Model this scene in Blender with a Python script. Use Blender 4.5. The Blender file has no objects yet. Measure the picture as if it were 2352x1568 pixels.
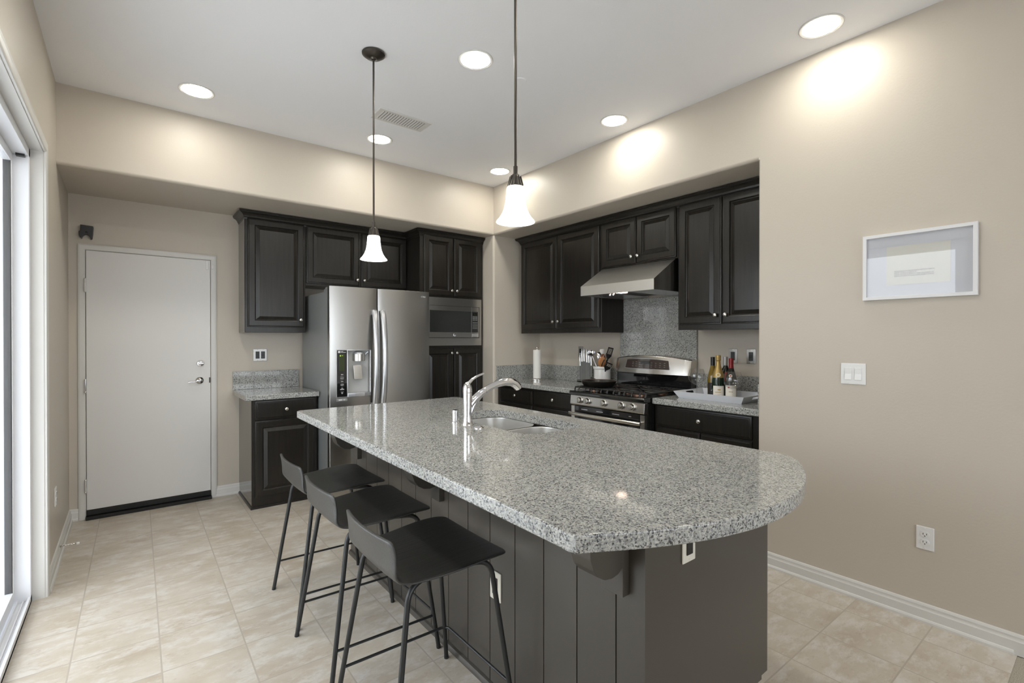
import bpy, bmesh, math, random
from mathutils import Vector, Matrix
PI = math.pi
sc = bpy.context.scene
col = sc.collection
random.seed(7)

# ------------------------------------------------------------------ camera
cam = bpy.data.objects.new('camera', bpy.data.cameras.new('camera'))
col.objects.link(cam)
cam.location = (0, 0, 1.40)
cam.rotation_euler = (math.radians(89.75), 0, math.radians(51.65 - 90))
cam.data.sensor_width = 36
cam.data.lens = 1116 / 2352 * 36
cam.data.clip_start = 0.02
sc.camera = cam

# ------------------------------------------------------------------ view, world, light levels
sc.view_settings.view_transform = 'Standard'
sc.view_settings.look = 'None'
sc.view_settings.gamma = 1
sc.view_settings.use_curve_mapping = False
sc.view_settings.exposure = 0.22
SKY = 5.0
DOWNLIGHT = 64.0
PENDANT = 11.0

w = bpy.data.worlds.new('sky')
sc.world = w
w.use_nodes = True
nt = w.node_tree
nt.nodes.clear()
wo = nt.nodes.new('ShaderNodeOutputWorld')
bg = nt.nodes.new('ShaderNodeBackground')
tc = nt.nodes.new('ShaderNodeTexCoord')
sx = nt.nodes.new('ShaderNodeSeparateXYZ')
rp = nt.nodes.new('ShaderNodeValToRGB')
rp.color_ramp.elements[0].position = 0.45
rp.color_ramp.elements[0].color = (0.50, 0.52, 0.55, 1)
rp.color_ramp.elements[1].position = 0.56
rp.color_ramp.elements[1].color = (0.90, 0.965, 1.04, 1)
mp = nt.nodes.new('ShaderNodeMapRange')
mp.inputs[1].default_value = -1
mp.inputs[2].default_value = 1
nt.links.new(tc.outputs['Generated'], sx.inputs[0])
nt.links.new(sx.outputs[2], mp.inputs[0])
nt.links.new(mp.outputs[0], rp.inputs[0])
nt.links.new(rp.outputs[0], bg.inputs[0])
bg.inputs[1].default_value = SKY
nt.links.new(bg.outputs[0], wo.inputs[0])


def portal(name, loc, rot, sx_, sy_):
    l = bpy.data.lights.new(name, 'AREA')
    l.shape = 'RECTANGLE'
    l.size = sx_
    l.size_y = sy_
    l.cycles.is_portal = True
    o = bpy.data.objects.new(name, l)
    o.location = loc
    o.rotation_euler = rot
    col.objects.link(o)


portal('daylight_portal', (-0.62, 2.3, 1.2), (0, -PI / 2, 0), 2.4, 2.6)
portal('daylight_portal', (1.4, -3.4, 1.4), (PI / 2, 0, 0), 3.4, 2.1)  # guides sky light through the added rear window

# ------------------------------------------------------------------ materials


def mat(name, color=(0.5, 0.5, 0.5), rough=0.5, metal=0.0, coat=0.0, emit=None, spec=None):
    m = bpy.data.materials.new(name)
    m.use_nodes = True
    b = m.node_tree.nodes['Principled BSDF']
    b.inputs['Base Color'].default_value = (*color, 1)
    b.inputs['Roughness'].default_value = rough
    b.inputs['Metallic'].default_value = metal
    b.inputs['Coat Weight'].default_value = coat
    b.inputs['Coat Roughness'].default_value = 0.08
    if spec is not None:
        b.inputs['Specular IOR Level'].default_value = spec
    if emit:
        b.inputs['Emission Color'].default_value = (*emit[0], 1)
        b.inputs['Emission Strength'].default_value = emit[1]
    return m


def N(m, typ, **kw):
    n = m.node_tree.nodes.new(typ)
    for k, v in kw.items():
        setattr(n, k, v)
    return n


def L(m, a, b):
    m.node_tree.links.new(a, b)


def P(m):
    return m.node_tree.nodes['Principled BSDF']


def coords(m, scale=(1, 1, 1), loc=(0, 0, 0), rot=(0, 0, 0)):
    t = N(m, 'ShaderNodeTexCoord')
    mm = N(m, 'ShaderNodeMapping')
    mm.inputs['Scale'].default_value = scale
    mm.inputs['Location'].default_value = loc
    mm.inputs['Rotation'].default_value = rot
    L(m, t.outputs['Object'], mm.inputs[0])
    return mm.outputs[0]


def noise(m, vec, scale, detail=2.0, rough=0.5):
    n = N(m, 'ShaderNodeTexNoise')
    n.inputs['Scale'].default_value = scale
    n.inputs['Detail'].default_value = detail
    n.inputs['Roughness'].default_value = rough
    L(m, vec, n.inputs['Vector'])
    return n.outputs['Fac']


def ramp(m, fac, stops, interp='LINEAR'):
    r = N(m, 'ShaderNodeValToRGB')
    r.color_ramp.interpolation = interp
    e = r.color_ramp.elements
    while len(e) < len(stops):
        e.new(0.5)
    for i, (p, c) in enumerate(stops):
        e[i].position = p
        e[i].color = (*c, 1) if len(c) == 3 else c
    L(m, fac, r.inputs[0])
    return r.outputs[0]


def mix(m, fac, a, b, mode='MIX'):
    n = N(m, 'ShaderNodeMix', data_type='RGBA', blend_type=mode)
    for s, v in ((n.inputs[0], fac), (n.inputs[6], a), (n.inputs[7], b)):
        if hasattr(v, 'is_output'):
            L(m, v, s)
        elif isinstance(v, (int, float)):
            s.default_value = v
        else:
            s.default_value = (*v, 1)
    return n.outputs[2]


def bump(m, fac, strength=0.1, dist=0.01):
    b = N(m, 'ShaderNodeBump')
    b.inputs['Strength'].default_value = strength
    b.inputs['Distance'].default_value = dist
    L(m, fac, b.inputs['Height'])
    L(m, b.outputs[0], P(m).inputs['Normal'])


def g(v):
    return tuple(((c / 255 + 0.055) / 1.055) ** 2.4 if c > 10 else c / 255 / 12.92 for c in v)


def wall_mat(name, c):
    m = mat(name, g(c), 0.42, spec=0.35)
    v = coords(m)
    f = noise(m, v, 90, 3)
    bump(m, f, 0.12, 0.004)
    return m


M = {}
M['wall'] = wall_mat('wall_paint_beige', (200, 191, 178))
M['ceiling'] = wall_mat('ceiling_paint', (243, 243, 245))
M['ceiling'].node_tree.nodes['Principled BSDF'].inputs['Roughness'].default_value = 0.8
M['trim'] = mat('trim_paint_white', g((218, 216, 212)), 0.35)
M['door'] = mat('door_paint_white', g((222, 220, 217)), 0.38)
M['vinyl'] = mat('white_vinyl', g((235, 236, 240)), 0.3)
M['plastic_white'] = mat('white_plastic', g((232, 231, 230)), 0.3)
M['frame_white'] = mat('white_frame_paint', g((228, 228, 230)), 0.4)
M['ivory'] = mat('ivory_plastic', g((224, 219, 206)), 0.35)
M['black'] = mat('black_plastic', (0.012, 0.012, 0.012), 0.35)
M['rubber'] = mat('black_rubber', (0.006, 0.006, 0.006), 0.6)
M['grey_duct'] = mat('grey_duct_metal', (0.16, 0.16, 0.17), 0.6)
M['slot'] = mat('dark_slot', (0.02, 0.02, 0.02), 0.6)
M['chrome'] = mat('polished_chrome', (0.82, 0.82, 0.84), 0.05, 1.0)
M['nickel'] = mat('satin_nickel', (0.66, 0.64, 0.60), 0.24, 1.0)
M['plate_steel'] = mat('brushed_plate_steel', (0.36, 0.35, 0.33), 0.3, 1.0)
M['steel_side'] = mat('grey_painted_steel', g((150, 153, 153)), 0.35, 0.3)
M['bronze'] = mat('dark_bronze', (0.09, 0.08, 0.07), 0.32, 0.9)
M['light_grey'] = mat('light_grey_plastic', g((186, 186, 184)), 0.3)
M['silver'] = mat('silver_enamel', g((205, 206, 208)), 0.25, 0.7)
M['leg'] = mat('charcoal_powder_coat', (0.022, 0.023, 0.023), 0.38, 0.2)
M['black_glass'] = mat('black_glass', (0.010, 0.010, 0.011), 0.04, 0, 0.3)
M['enamel'] = mat('black_enamel', (0.008, 0.009, 0.008), 0.08, 0, 0.5)
M['iron'] = mat('cast_iron', (0.03, 0.029, 0.028), 0.42, 0.3)
M['pan'] = mat('seasoned_iron', (0.012, 0.011, 0.009), 0.3, 0.2)
M['pan_in'] = mat('pan_rim_iron', (0.07, 0.045, 0.035), 0.35, 0.4)
M['burner'] = mat('burner_bronze', (0.22, 0.13, 0.09), 0.35, 0.8)
M['ceramic'] = mat('white_ceramic', g((232, 230, 226)), 0.18, 0, 0.3)
M['paper'] = mat('paper_towel', g((235, 233, 228)), 0.9)
M['tray'] = mat('white_lacquer', g((226, 228, 234)), 0.3)
M['display'] = mat('green_display', (0.02, 0.03, 0.005), 0.2, emit=(g((120, 140, 50)), 0.02))
M['green_on'] = mat('lit_segments', (0.1, 0.2, 0.02), 0.4, emit=(g((180, 220, 40)), 0.7))
M['ink'] = mat('white_ink', g((210, 210, 210)), 0.5)
M['ink_grey'] = mat('grey_ink', g((120, 118, 120)), 0.5)
M['brown_glass'] = mat('brown_touch_glass', g((70, 60, 56)), 0.06, 0, 0.3)
M['mat_board'] = mat('white_mat_board', g((205, 207, 214)), 0.7)
M['art_paper'] = mat('cream_paper', g((214, 213, 206)), 0.7)
M['mw_glass'] = mat('smoked_glass', g((52, 54, 53)), 0.12, 0, 0.2)
M['lens'] = mat('lit_lens', (1, 1, 1), 0.5, emit=((1.0, 0.975, 0.88), DOWNLIGHT))
M['hood_lamp'] = mat('lit_hood_lamp', (1, 1, 1), 0.5, emit=((1.0, 0.75, 0.6), 6.0))
M['bulb'] = mat('lit_bulb', (1, 1, 1), 0.5, emit=((1.0, 0.9, 0.76), 60.0))
M['wood_spoon'] = mat('spoon_wood', g((190, 130, 80)), 0.5)
M['wood_dark'] = mat('dark_spoon_wood', g((120, 66, 30)), 0.45)
M['gold'] = mat('gold_foil', g((186, 158, 100)), 0.42, 0.6)
M['red_foil'] = mat('red_capsule', g((130, 26, 30)), 0.35, 0.2)
M['silver_foil'] = mat('silver_capsule', g((190, 190, 190)), 0.25, 0.8)
M['label_cream'] = mat('cream_label', g((232, 226, 214)), 0.6)
M['label_black'] = mat('black_label', g((28, 26, 26)), 0.5)
M['label_red'] = mat('red_seal', g((190, 30, 28)), 0.5)
M['bottle_green'] = mat('dark_green_glass', (0.006, 0.02, 0.010), 0.05, 0, 0.3)
M['bottle_olive'] = mat('olive_glass', g((120, 96, 28)), 0.07, 0, 0.4)
M['bottle_black'] = mat('black_wine_glass', (0.008, 0.010, 0.008), 0.05, 0, 0.3)
M['concrete'] = mat('patio_concrete', g((225, 225, 224)), 0.8)
M['stucco'] = mat('garden_wall_stucco', g((240, 240, 238)), 0.9)

# frosted shade glass that glows from the bulb inside it
m = mat('frosted_glass', g((250, 246, 240)), 0.35, emit=((1.0, 0.95, 0.88), PENDANT * 0.28))
P(m).inputs['Transmission Weight'].default_value = 0.0
M['shade'] = m

# brushed stainless


def brushed(name, c, rough, sc_, var=0.06):
    m = mat(name, c, rough, 1.0)
    v = coords(m, sc_)
    f = noise(m, v, 1.0, 3, 0.6)
    mr = N(m, 'ShaderNodeMapRange')
    mr.inputs[3].default_value = rough - var
    mr.inputs[4].default_value = rough + var
    L(m, f, mr.inputs[0])
    L(m, mr.outputs[0], P(m).inputs['Roughness'])
    bump(m, f, 0.003, 0.0005)
    return m


M['steel'] = brushed('brushed_stainless', (0.45, 0.44, 0.42), 0.28, (2, 2, 500), 0.012)
M['steel_h'] = brushed('brushed_stainless_fine', (0.56, 0.54, 0.51), 0.25, (3, 3, 1400), 0.03)
M['steel_hood'] = brushed('brushed_stainless_hood', (0.68, 0.66, 0.62), 0.42, (3, 3, 1400), 0.03)
M['steel_sink'] = brushed('satin_sink_steel', (0.66, 0.65, 0.63), 0.36, (300, 300, 8), 0.04)
P(M['steel_sink']).inputs['Metallic'].default_value = 0.72
M['knife_steel'] = mat('knife_steel', (0.6, 0.6, 0.6), 0.3, 0.8)

# espresso cabinet wood
m = mat('espresso_wood', (0.03, 0.026, 0.022), 0.30, 0, 0.10, spec=0.4)
P(m).inputs['Coat Roughness'].default_value = 0.22
v = coords(m, (45, 45, 3.0))
f = noise(m, v, 1.0, 5, 0.65)
c = ramp(m, f, [(0.3, (0.010, 0.009, 0.0075)), (0.7, (0.023, 0.019, 0.015))])
L(m, c, P(m).inputs['Base Color'])
bump(m, f, 0.04, 0.001)
M['wood'] = m
# laminate cabinet side, smoother
M['side'] = mat('espresso_laminate', (0.030, 0.028, 0.024), 0.12, 0, 0.5)
# island paint
M['island'] = mat('island_charcoal_paint', (0.062, 0.054, 0.045), 0.34, 0, 0.15)
P(M['island']).inputs['Coat Roughness'].default_value = 0.3

# black stained oak seat
m = mat('black_stained_oak', (0.008, 0.008, 0.007), 0.45, 0, 0.7)
P(m).inputs['Coat Roughness'].default_value = 0.46
v = coords(m, (5, 90, 90))
f = noise(m, v, 1.0, 6, 0.7)
c = ramp(m, f, [(0.35, (0.004, 0.004, 0.004)), (0.75, (0.024, 0.023, 0.020))])
L(m, c, P(m).inputs['Base Color'])
bump(m, f, 0.6, 0.003)
M['seat'] = m

# granite
m = mat('speckled_grey_granite', (0.5, 0.5, 0.5), 0.055, 0, 0.0)
v = coords(m)
wn = N(m, 'ShaderNodeTexNoise')
wn.inputs['Scale'].default_value = 160
L(m, v, wn.inputs['Vector'])
add = N(m, 'ShaderNodeVectorMath', operation='MULTIPLY_ADD')
L(m, wn.outputs['Color'], add.inputs[0])
add.inputs[1].default_value = (0.006, 0.006, 0.006)
L(m, v, add.inputs[2])


def voro(scale):
    n = N(m, 'ShaderNodeTexVoronoi')
    n.inputs['Scale'].default_value = scale
    L(m, add.outputs[0], n.inputs['Vector'])
    s = N(m, 'ShaderNodeSeparateColor')
    L(m, n.outputs['Color'], s.inputs[0])
    return s.outputs


a = voro(210)
b = voro(330)
c1 = ramp(m, a[0], [(0.0, g((74, 76, 82))), (0.10, g((122, 126, 132))), (0.26, g((168, 170, 172))), (0.55, g((196, 196, 192))), (0.86, g((222, 221, 216)))], 'CONSTANT')
c2 = ramp(m, b[1], [(0.0, g((44, 46, 52))), (0.11, g((140, 142, 144))), (0.24, g((214, 213, 208))), (0.9, g((186, 178, 164)))], 'CONSTANT')
cl = noise(m, v, 14, 3)
f2 = ramp(m, cl, [(0.35, (0.38, 0.38, 0.38)), (0.65, (0.58, 0.58, 0.58))])
cc = mix(m, f2, c1, c2)
dk = ramp(m, a[2], [(0.0, (0.16, 0.17, 0.19)), (0.11, (1, 1, 1))], 'CONSTANT')
cc = mix(m, 0.85, cc, dk, 'MULTIPLY')
cc = mix(m, 1.0, cc, (0.80, 0.80, 0.79), 'MULTIPLY')
L(m, cc, P(m).inputs['Base Color'])
M['granite'] = m

# floor tile
m = mat('travertine_look_tile', (0.6, 0.55, 0.5), 0.28)
TX, TY = 0.3125, 0.3155
v = coords(m, (1, 1, 1), (0.188 + TX * 20 + 0.044, -0.618 + TY * 20 - 0.0, 0), (0, 0, math.radians(0.68)))
br = N(m, 'ShaderNodeTexBrick', offset=0.0, squash=1.0)
br.inputs['Scale'].default_value = 1
br.inputs['Brick Width'].default_value = TX
br.inputs['Row Height'].default_value = TY
br.inputs['Mortar Size'].default_value = 0.0032
br.inputs['Mortar Smooth'].default_value = 0.1
br.inputs['Bias'].default_value = 0
br.inputs['Color1'].default_value = (0, 0, 0, 1)
br.inputs['Color2'].default_value = (1, 1, 1, 1)
br.inputs['Mortar'].default_value = (0.5, 0.5, 0.5, 1)
L(m, v, br.inputs['Vector'])
off = N(m, 'ShaderNodeVectorMath', operation='MULTIPLY_ADD')
L(m, br.outputs['Color'], off.inputs[0])
off.inputs[1].default_value = (31, 17, 5)
v0 = coords(m, (1, 1, 1))
L(m, v0, off.inputs[2])


def tn(scale, stretch, detail=4, rough=0.6):
    mm = N(m, 'ShaderNodeMapping')
    mm.inputs['Scale'].default_value = stretch
    L(m, off.outputs[0], mm.inputs[0])
    return noise(m, mm.outputs[0], scale, detail, rough)


n1 = tn(3.0, (1.0, 1.9, 1), 5, 0.6)
n2 = tn(7.5, (1.0, 1.8, 1), 9, 0.72)
n3 = tn(15, (1, 2.2, 1), 8, 0.8)
cA = ramp(m, n1, [(0.30, g((190, 175, 155))), (0.5, g((202, 190, 172))), (0.70, g((212, 202, 187)))])
cB = ramp(m, n2, [(0.47, (0, 0, 0)), (0.63, (0.85, 0.85, 0.85))])
cA = mix(m, cB, cA, g((222, 215, 205)))
cC = ramp(m, n3, [(0.56, (0, 0, 0)), (0.68, (0.6, 0.6, 0.6))])
cA = mix(m, cC, cA, g((172, 150, 126)))
cA = mix(m, 1.0, cA, (0.90, 0.91, 0.93), "MULTIPLY")
cA = mix(m, br.outputs['Fac'], cA, g((178, 168, 155)))
L(m, cA, P(m).inputs['Base Color'])
hb = N(m, 'ShaderNodeMath', operation='SUBTRACT')
hb.inputs[0].default_value = 1.0
L(m, br.outputs['Fac'], hb.inputs[1])
bump(m, hb.outputs[0], 0.25, 0.002)
rr = N(m, 'ShaderNodeMapRange')
rr.inputs[3].default_value = 0.24
rr.inputs[4].default_value = 0.42
L(m, n2, rr.inputs[0])
L(m, rr.outputs[0], P(m).inputs['Roughness'])
M['tile'] = m

m = mat('beige_carpet', g((176, 168, 152)), 1.0)
v = coords(m)
f = noise(m, v, 260, 3)
c = ramp(m, f, [(0.3, g((150, 141, 126))), (0.7, g((190, 182, 168)))])
L(m, c, P(m).inputs['Base Color'])
bump(m, f, 0.6, 0.006)
M['carpet'] = m


def thin_glass(name, tint=(1, 1, 1), ior=1.5, boost=1.0, rough=0.0):
    m = bpy.data.materials.new(name)
    m.use_nodes = True
    n = m.node_tree.nodes
    n.clear()
    o = n.new('ShaderNodeOutputMaterial')
    t = n.new('ShaderNodeBsdfTransparent')
    t.inputs[0].default_value = (*tint, 1)
    gl = n.new('ShaderNodeBsdfGlossy')
    gl.inputs['Roughness'].default_value = rough
    fr = n.new('ShaderNodeLayerWeight')
    fr.inputs[0].default_value = 0.5
    pw = n.new('ShaderNodeMath')
    pw.operation = 'POWER'
    pw.inputs[1].default_value = 5.0
    mu = n.new('ShaderNodeMath')
    mu.operation = 'MULTIPLY_ADD'
    mu.inputs[1].default_value = 0.5
    mu.inputs[2].default_value = 0.045 * boost
    mx = n.new('ShaderNodeMixShader')
    lk = m.node_tree.links.new
    lk(fr.outputs['Facing'], pw.inputs[0])
    lk(pw.outputs[0], mu.inputs[0])
    lk(mu.outputs[0], mx.inputs[0])
    lk(t.outputs[0], mx.inputs[1])
    lk(gl.outputs[0], mx.inputs[2])
    lk(mx.outputs[0], o.inputs[0])
    return m


M['glass'] = thin_glass('window_glass', (0.972, 0.975, 0.975))
M['acrylic'] = thin_glass('clear_acrylic', (0.985, 0.99, 0.985), 1.5, 0.8)
M['wine_glass'] = thin_glass('clear_wine_glass', (0.985, 0.985, 0.985), 1.5, 1.3)
M['picture_glass'] = thin_glass('picture_glass', (0.99, 0.99, 0.99), 1.5, 0.75)

# ------------------------------------------------------------------ mesh helpers


class MB:
    def __init__(s):
        s.bm = bmesh.new()

    def _bev(s, edges, bev, seg):
        if bev > 0:
            bmesh.ops.bevel(s.bm, geom=list(edges), offset=bev, offset_type='OFFSET', segments=seg, profile=0.5, affect='EDGES', clamp_overlap=True)

    def box(s, x0, y0, z0, x1, y1, z1, bev=0.0, seg=2):
        x0, x1 = sorted((x0, x1)); y0, y1 = sorted((y0, y1)); z0, z1 = sorted((z0, z1))
        vs = [s.bm.verts.new(p) for p in ((x0, y0, z0), (x1, y0, z0), (x1, y1, z0), (x0, y1, z0), (x0, y0, z1), (x1, y0, z1), (x1, y1, z1), (x0, y1, z1))]
        fs = [s.bm.faces.new([vs[i] for i in q]) for q in ((3, 2, 1, 0), (4, 5, 6, 7), (0, 1, 5, 4), (1, 2, 6, 5), (2, 3, 7, 6), (3, 0, 4, 7))]
        if bev:
            s._bev({e for f_ in fs for e in f_.edges}, bev, seg)
        return s

    def face(s, pts):
        s.bm.faces.new([s.bm.verts.new(p) for p in pts])
        return s

    def prism(s, poly, a0, a1, axis='z', bev=0.0, seg=2, pick=None):
        def p3(p, a):
            return {'z': (p[0], p[1], a), 'y': (p[0], a, p[1]), 'x': (a, p[0], p[1])}[axis]
        A = [s.bm.verts.new(p3(p, a0)) for p in poly]
        B = [s.bm.verts.new(p3(p, a1)) for p in poly]
        n = len(poly)
        fs = [s.bm.faces.new(A[::-1]), s.bm.faces.new(B)]
        for i in range(n):
            fs.append(s.bm.faces.new([A[i], A[(i + 1) % n], B[(i + 1) % n], B[i]]))
        bmesh.ops.recalc_face_normals(s.bm, faces=fs)
        if bev:
            es = {e for f_ in fs for e in f_.edges}
            if pick:
                es = {e for e in es if pick(e.verts[0].co, e.verts[1].co)}
            s._bev(es, bev, seg)
        return s

    def rings(s, rs, cap0=True, cap1=True, closed=True):
        R = [[s.bm.verts.new(p) for p in r] for r in rs]
        n = len(R[0])
        fs = []
        for a_, b_ in zip(R, R[1:]):
            for i in range(n if closed else n - 1):
                fs.append(s.bm.faces.new([a_[i], a_[(i + 1) % n], b_[(i + 1) % n], b_[i]]))
        if cap0:
            fs.append(s.bm.faces.new(R[0][::-1]))
        if cap1:
            fs.append(s.bm.faces.new(R[-1]))
        bmesh.ops.recalc_face_normals(s.bm, faces=fs)
        return s

    def lathe(s, prof, c=(0, 0, 0), n=32, axis=(0, 0, 1), cap0=True, cap1=True):
        ax = Vector(axis).normalized()
        q = Vector((0, 0, 1)).rotation_difference(ax).to_matrix()
        c = Vector(c)
        rs = []
        for r, z in prof:
            r = max(r, 1e-4)
            rs.append([c + q @ Vector((r * math.cos(2 * PI * i / n), r * math.sin(2 * PI * i / n), z)) for i in range(n)])
        return s.rings(rs, cap0, cap1)

    def cyl(s, p0, p1, r, n=20, r1=None):
        p0, p1 = Vector(p0), Vector(p1)
        d = p1 - p0
        return s.lathe([(r, 0), (r if r1 is None else r1, d.length)], p0, n, d)

    def tube(s, pts, r, n=10, closed=False):
        pts = [Vector(p) for p in pts]
        m_ = len(pts)
        rr_ = r if isinstance(r, (list, tuple)) else [r] * m_
        rs = []
        up = None
        for i, p in enumerate(pts):
            a_ = pts[i - 1] if (i or closed) else p
            b_ = pts[(i + 1) % m_] if (i < m_ - 1 or closed) else p
            t = (b_ - a_).normalized()
            if up is None:
                up = t.orthogonal().normalized()
            else:
                up = (up - t * up.dot(t)).normalized()
            bn = t.cross(up)
            rs.append([p + (up * math.cos(2 * PI * k / n) + bn * math.sin(2 * PI * k / n)) * rr_[i] for k in range(n)])
        if closed:
            rs.append(rs[0])
            return s.rings(rs, False, False)
        return s.rings(rs)

    def sphere(s, c, r, n=20):
        if not isinstance(r, (tuple, list)):
            r = (r, r, r)
        bmesh.ops.create_uvsphere(s.bm, u_segments=n, v_segments=n // 2 + 2, radius=1, matrix=Matrix.Translation(c) @ Matrix.Diagonal((*r, 1)))
        return s

    def sweep(s, path, prof, closed_prof=True):
        """profile points (out, z) swept along a plan path; out is to the right of travel"""
        n = len(path)
        rs = []
        for i, p in enumerate(path):
            p = Vector(p)
            d0 = (p - Vector(path[i - 1])).normalized() if i else None
            d1 = (Vector(path[i + 1]) - p).normalized() if i < n - 1 else None
            if d0 is None:
                d0 = d1
            if d1 is None:
                d1 = d0
            n0 = Vector((d0.y, -d0.x)); n1_ = Vector((d1.y, -d1.x))
            bi = (n0 + n1_).normalized()
            k = 1 / max(0.2, bi.dot(n0))
            rs.append([(p.x + bi.x * k * o, p.y + bi.y * k * o, z) for o, z in prof])
        return s.rings(rs)

    def build(s, name, material, parent=None, origin=(0, 0, 0), angle=35, label=None, solid=0.0, weighted=True):
        bm = s.bm
        if origin != (0, 0, 0):
            bmesh.ops.translate(bm, verts=bm.verts, vec=-Vector(origin))
        bmesh.ops.remove_doubles(bm, verts=bm.verts, dist=1e-5)
        ca = math.radians(angle)
        for f_ in bm.faces:
            f_.smooth = True
        for e in bm.edges:
            e.smooth = not (len(e.link_faces) == 2 and e.calc_face_angle(0) > ca)
        me = bpy.data.meshes.new(name)
        bm.to_mesh(me)
        bm.free()
        me.materials.append(M[material] if isinstance(material, str) else material)
        o = bpy.data.objects.new(name, me)
        o.location = origin
        col.objects.link(o)
        if parent:
            o.parent = parent
        if label:
            o['label'] = label
        if weighted:
            wm = o.modifiers.new('weighted_normal', 'WEIGHTED_NORMAL')
            wm.keep_sharp = True
            wm.weight = 60
        if solid:
            md = o.modifiers.new('solidify', 'SOLIDIFY')
            md.thickness = solid
            md.offset = 0
        return o


def cut(o, cutter):
    """boolean difference, baked into the mesh"""
    c = cutter.build('cutter', 'black', weighted=False)
    c.parent = o.parent
    c.location = o.location
    wms = [m_ for m_ in o.modifiers]
    for m_ in wms:
        o.modifiers.remove(m_)
    md = o.modifiers.new('cut', 'BOOLEAN')
    md.operation = 'DIFFERENCE'
    md.solver = 'EXACT'
    md.object = c
    if o.location.length > 0:
        c.location = o.location
    bpy.context.view_layer.update()
    dg = bpy.context.evaluated_depsgraph_get()
    me = bpy.data.meshes.new_from_object(o.evaluated_get(dg))
    o.modifiers.clear()
    bm = bmesh.new()
    bm.from_mesh(me)
    for f_ in bm.faces:
        f_.smooth = True
    for e in bm.edges:
        e.smooth = not (len(e.link_faces) == 2 and e.calc_face_angle(0) > math.radians(32))
    bm.to_mesh(me)
    bm.free()
    o.data = me
    bpy.data.objects.remove(c)
    wm = o.modifiers.new('weighted_normal', 'WEIGHTED_NORMAL')
    wm.keep_sharp = True
    wm.weight = 60


def thing(name, label, cat, loc=(0, 0, 0), rotz=0.0, group=None):
    o = bpy.data.objects.new(name, None)
    o.empty_display_size = 0.05
    col.objects.link(o)
    o.location = loc
    o.rotation_euler = (0, 0, rotz)
    o['label'] = label
    o['category'] = cat
    if group:
        o['group'] = group
    return o


def tag(o, label, cat, group=None, kind=None):
    o['label'] = label
    o['category'] = cat
    if group:
        o['group'] = group
    if kind:
        o['kind'] = kind
    return o


def struct(o):
    o['kind'] = 'structure'
    return o


def dup(root, loc, label, rotz=None):
    r = root.copy(); col.objects.link(r); r.location = loc
    if rotz is not None:
        r.rotation_euler = (0, 0, rotz)
    r['label'] = label
    for ch in list(root.children):
        c = ch.copy(); col.objects.link(c); c.parent = r
        for gch in ch.children:
            d = gch.copy(); col.objects.link(d); d.parent = c
    return r


def text(name, body, size, material, parent, loc, rot, ext=0.0004, align='LEFT'):
    cu = bpy.data.curves.new(name, 'FONT')
    cu.body = body
    cu.size = size
    cu.extrude = ext
    cu.align_x = align
    t = bpy.data.objects.new(name, cu)
    col.objects.link(t)
    bpy.context.view_layer.update()
    dg = bpy.context.evaluated_depsgraph_get()
    me = bpy.data.meshes.new_from_object(t.evaluated_get(dg))
    bpy.data.objects.remove(t)
    me.transform(Matrix.Translation(loc) @ rot.to_4x4())
    me.materials.clear()
    me.materials.append(M[material])
    o = bpy.data.objects.new(name, me)
    col.objects.link(o)
    if parent:
        o.parent = parent
    return o


FACE_Y = Matrix.Rotation(PI / 2, 3, 'X')                       # writing that faces -y
FACE_X = Matrix.Rotation(-PI / 2, 3, 'Z') @ FACE_Y             # writing that faces -x


def rect(x0, x1, z0, z1, y):
    return [(x0, y, z0), (x1, y, z0), (x1, y, z1), (x0, y, z1)]


def panel_rings(mb, x0, x1, z0, z1, prof, back):
    rs = [rect(x0, x1, z0, z1, back)]
    for ins, y in prof:
        rs.append(rect(x0 + ins, x1 - ins, z0 + ins, z1 - ins, y))
    mb.rings(rs)


DOOR_PROF = [(0, -0.010), (0.002, -0.013), (0.008, -0.0145), (0.011, -0.019), (0.014, -0.020), (0.054, -0.020), (0.0565, -0.0185), (0.058, -0.013), (0.062, -0.008), (0.065, -0.007), (0.093, -0.0165), (0.0936, -0.0178), (0.095, -0.018)]
DRAWER_PROF = [(0, -0.010), (0.002, -0.013), (0.012, -0.0145), (0.016, -0.019), (0.020, -0.020)]
KNOB = [(0.006, 0), (0.0055, 0.004), (0.005, 0.011), (0.008, 0.014), (0.0145, 0.018), (0.0155, 0.022), (0.013, 0.027), (0.007, 0.0295), (0.0002, 0.030)]


def door(par, x0, x1, z0, z1, knob=None, kind='door'):
    mb = MB()
    panel_rings(mb, x0, x1, z0, z1, DOOR_PROF if kind == 'door' else DRAWER_PROF, 0.0)
    d = mb.build(kind, 'wood', par, angle=22)
    if knob:
        MB().lathe(KNOB, (knob[0], -0.019, knob[1]), 20, (0, -1, 0)).build('knob', 'nickel', d, label='round satin nickel knob')
    return d


# ------------------------------------------------------------------ room
XL, XR, YB, YS, XW, ZC, ZS, YE = -0.355, 3.10, 5.03, 4.24, 3.77, 3.04, 2.522, 1.43
YF = -3.3
struct(MB().box(-0.6, 0.295, -0.08, 3.95, 5.15, 0).build('floor', 'tile'))
struct(MB().box(-0.6, YF - .1, -0.08, 3.95, 0.295, -0.004).build('floor_carpet', 'carpet'))
struct(MB().box(-0.6, YF - .1, ZC, 3.95, 5.15, ZC + .12).build('ceiling', 'ceiling'))
struct(MB().box(-0.55, YB, 0, 3.95, YB + .12, ZC).build('wall_back', 'wall'))


def up_edges(a, b):
    if abs(a.z - ZS) > 1e-4 or abs(b.z - ZS) > 1e-4:
        return False
    if abs(a.y - YS) < 1e-4 and abs(b.y - YS) < 1e-4:
        return True
    return abs(a.x - XR) < 1e-4 and abs(b.x - XR) < 1e-4 and min(a.y, b.y) > YE - 1e-3


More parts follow.
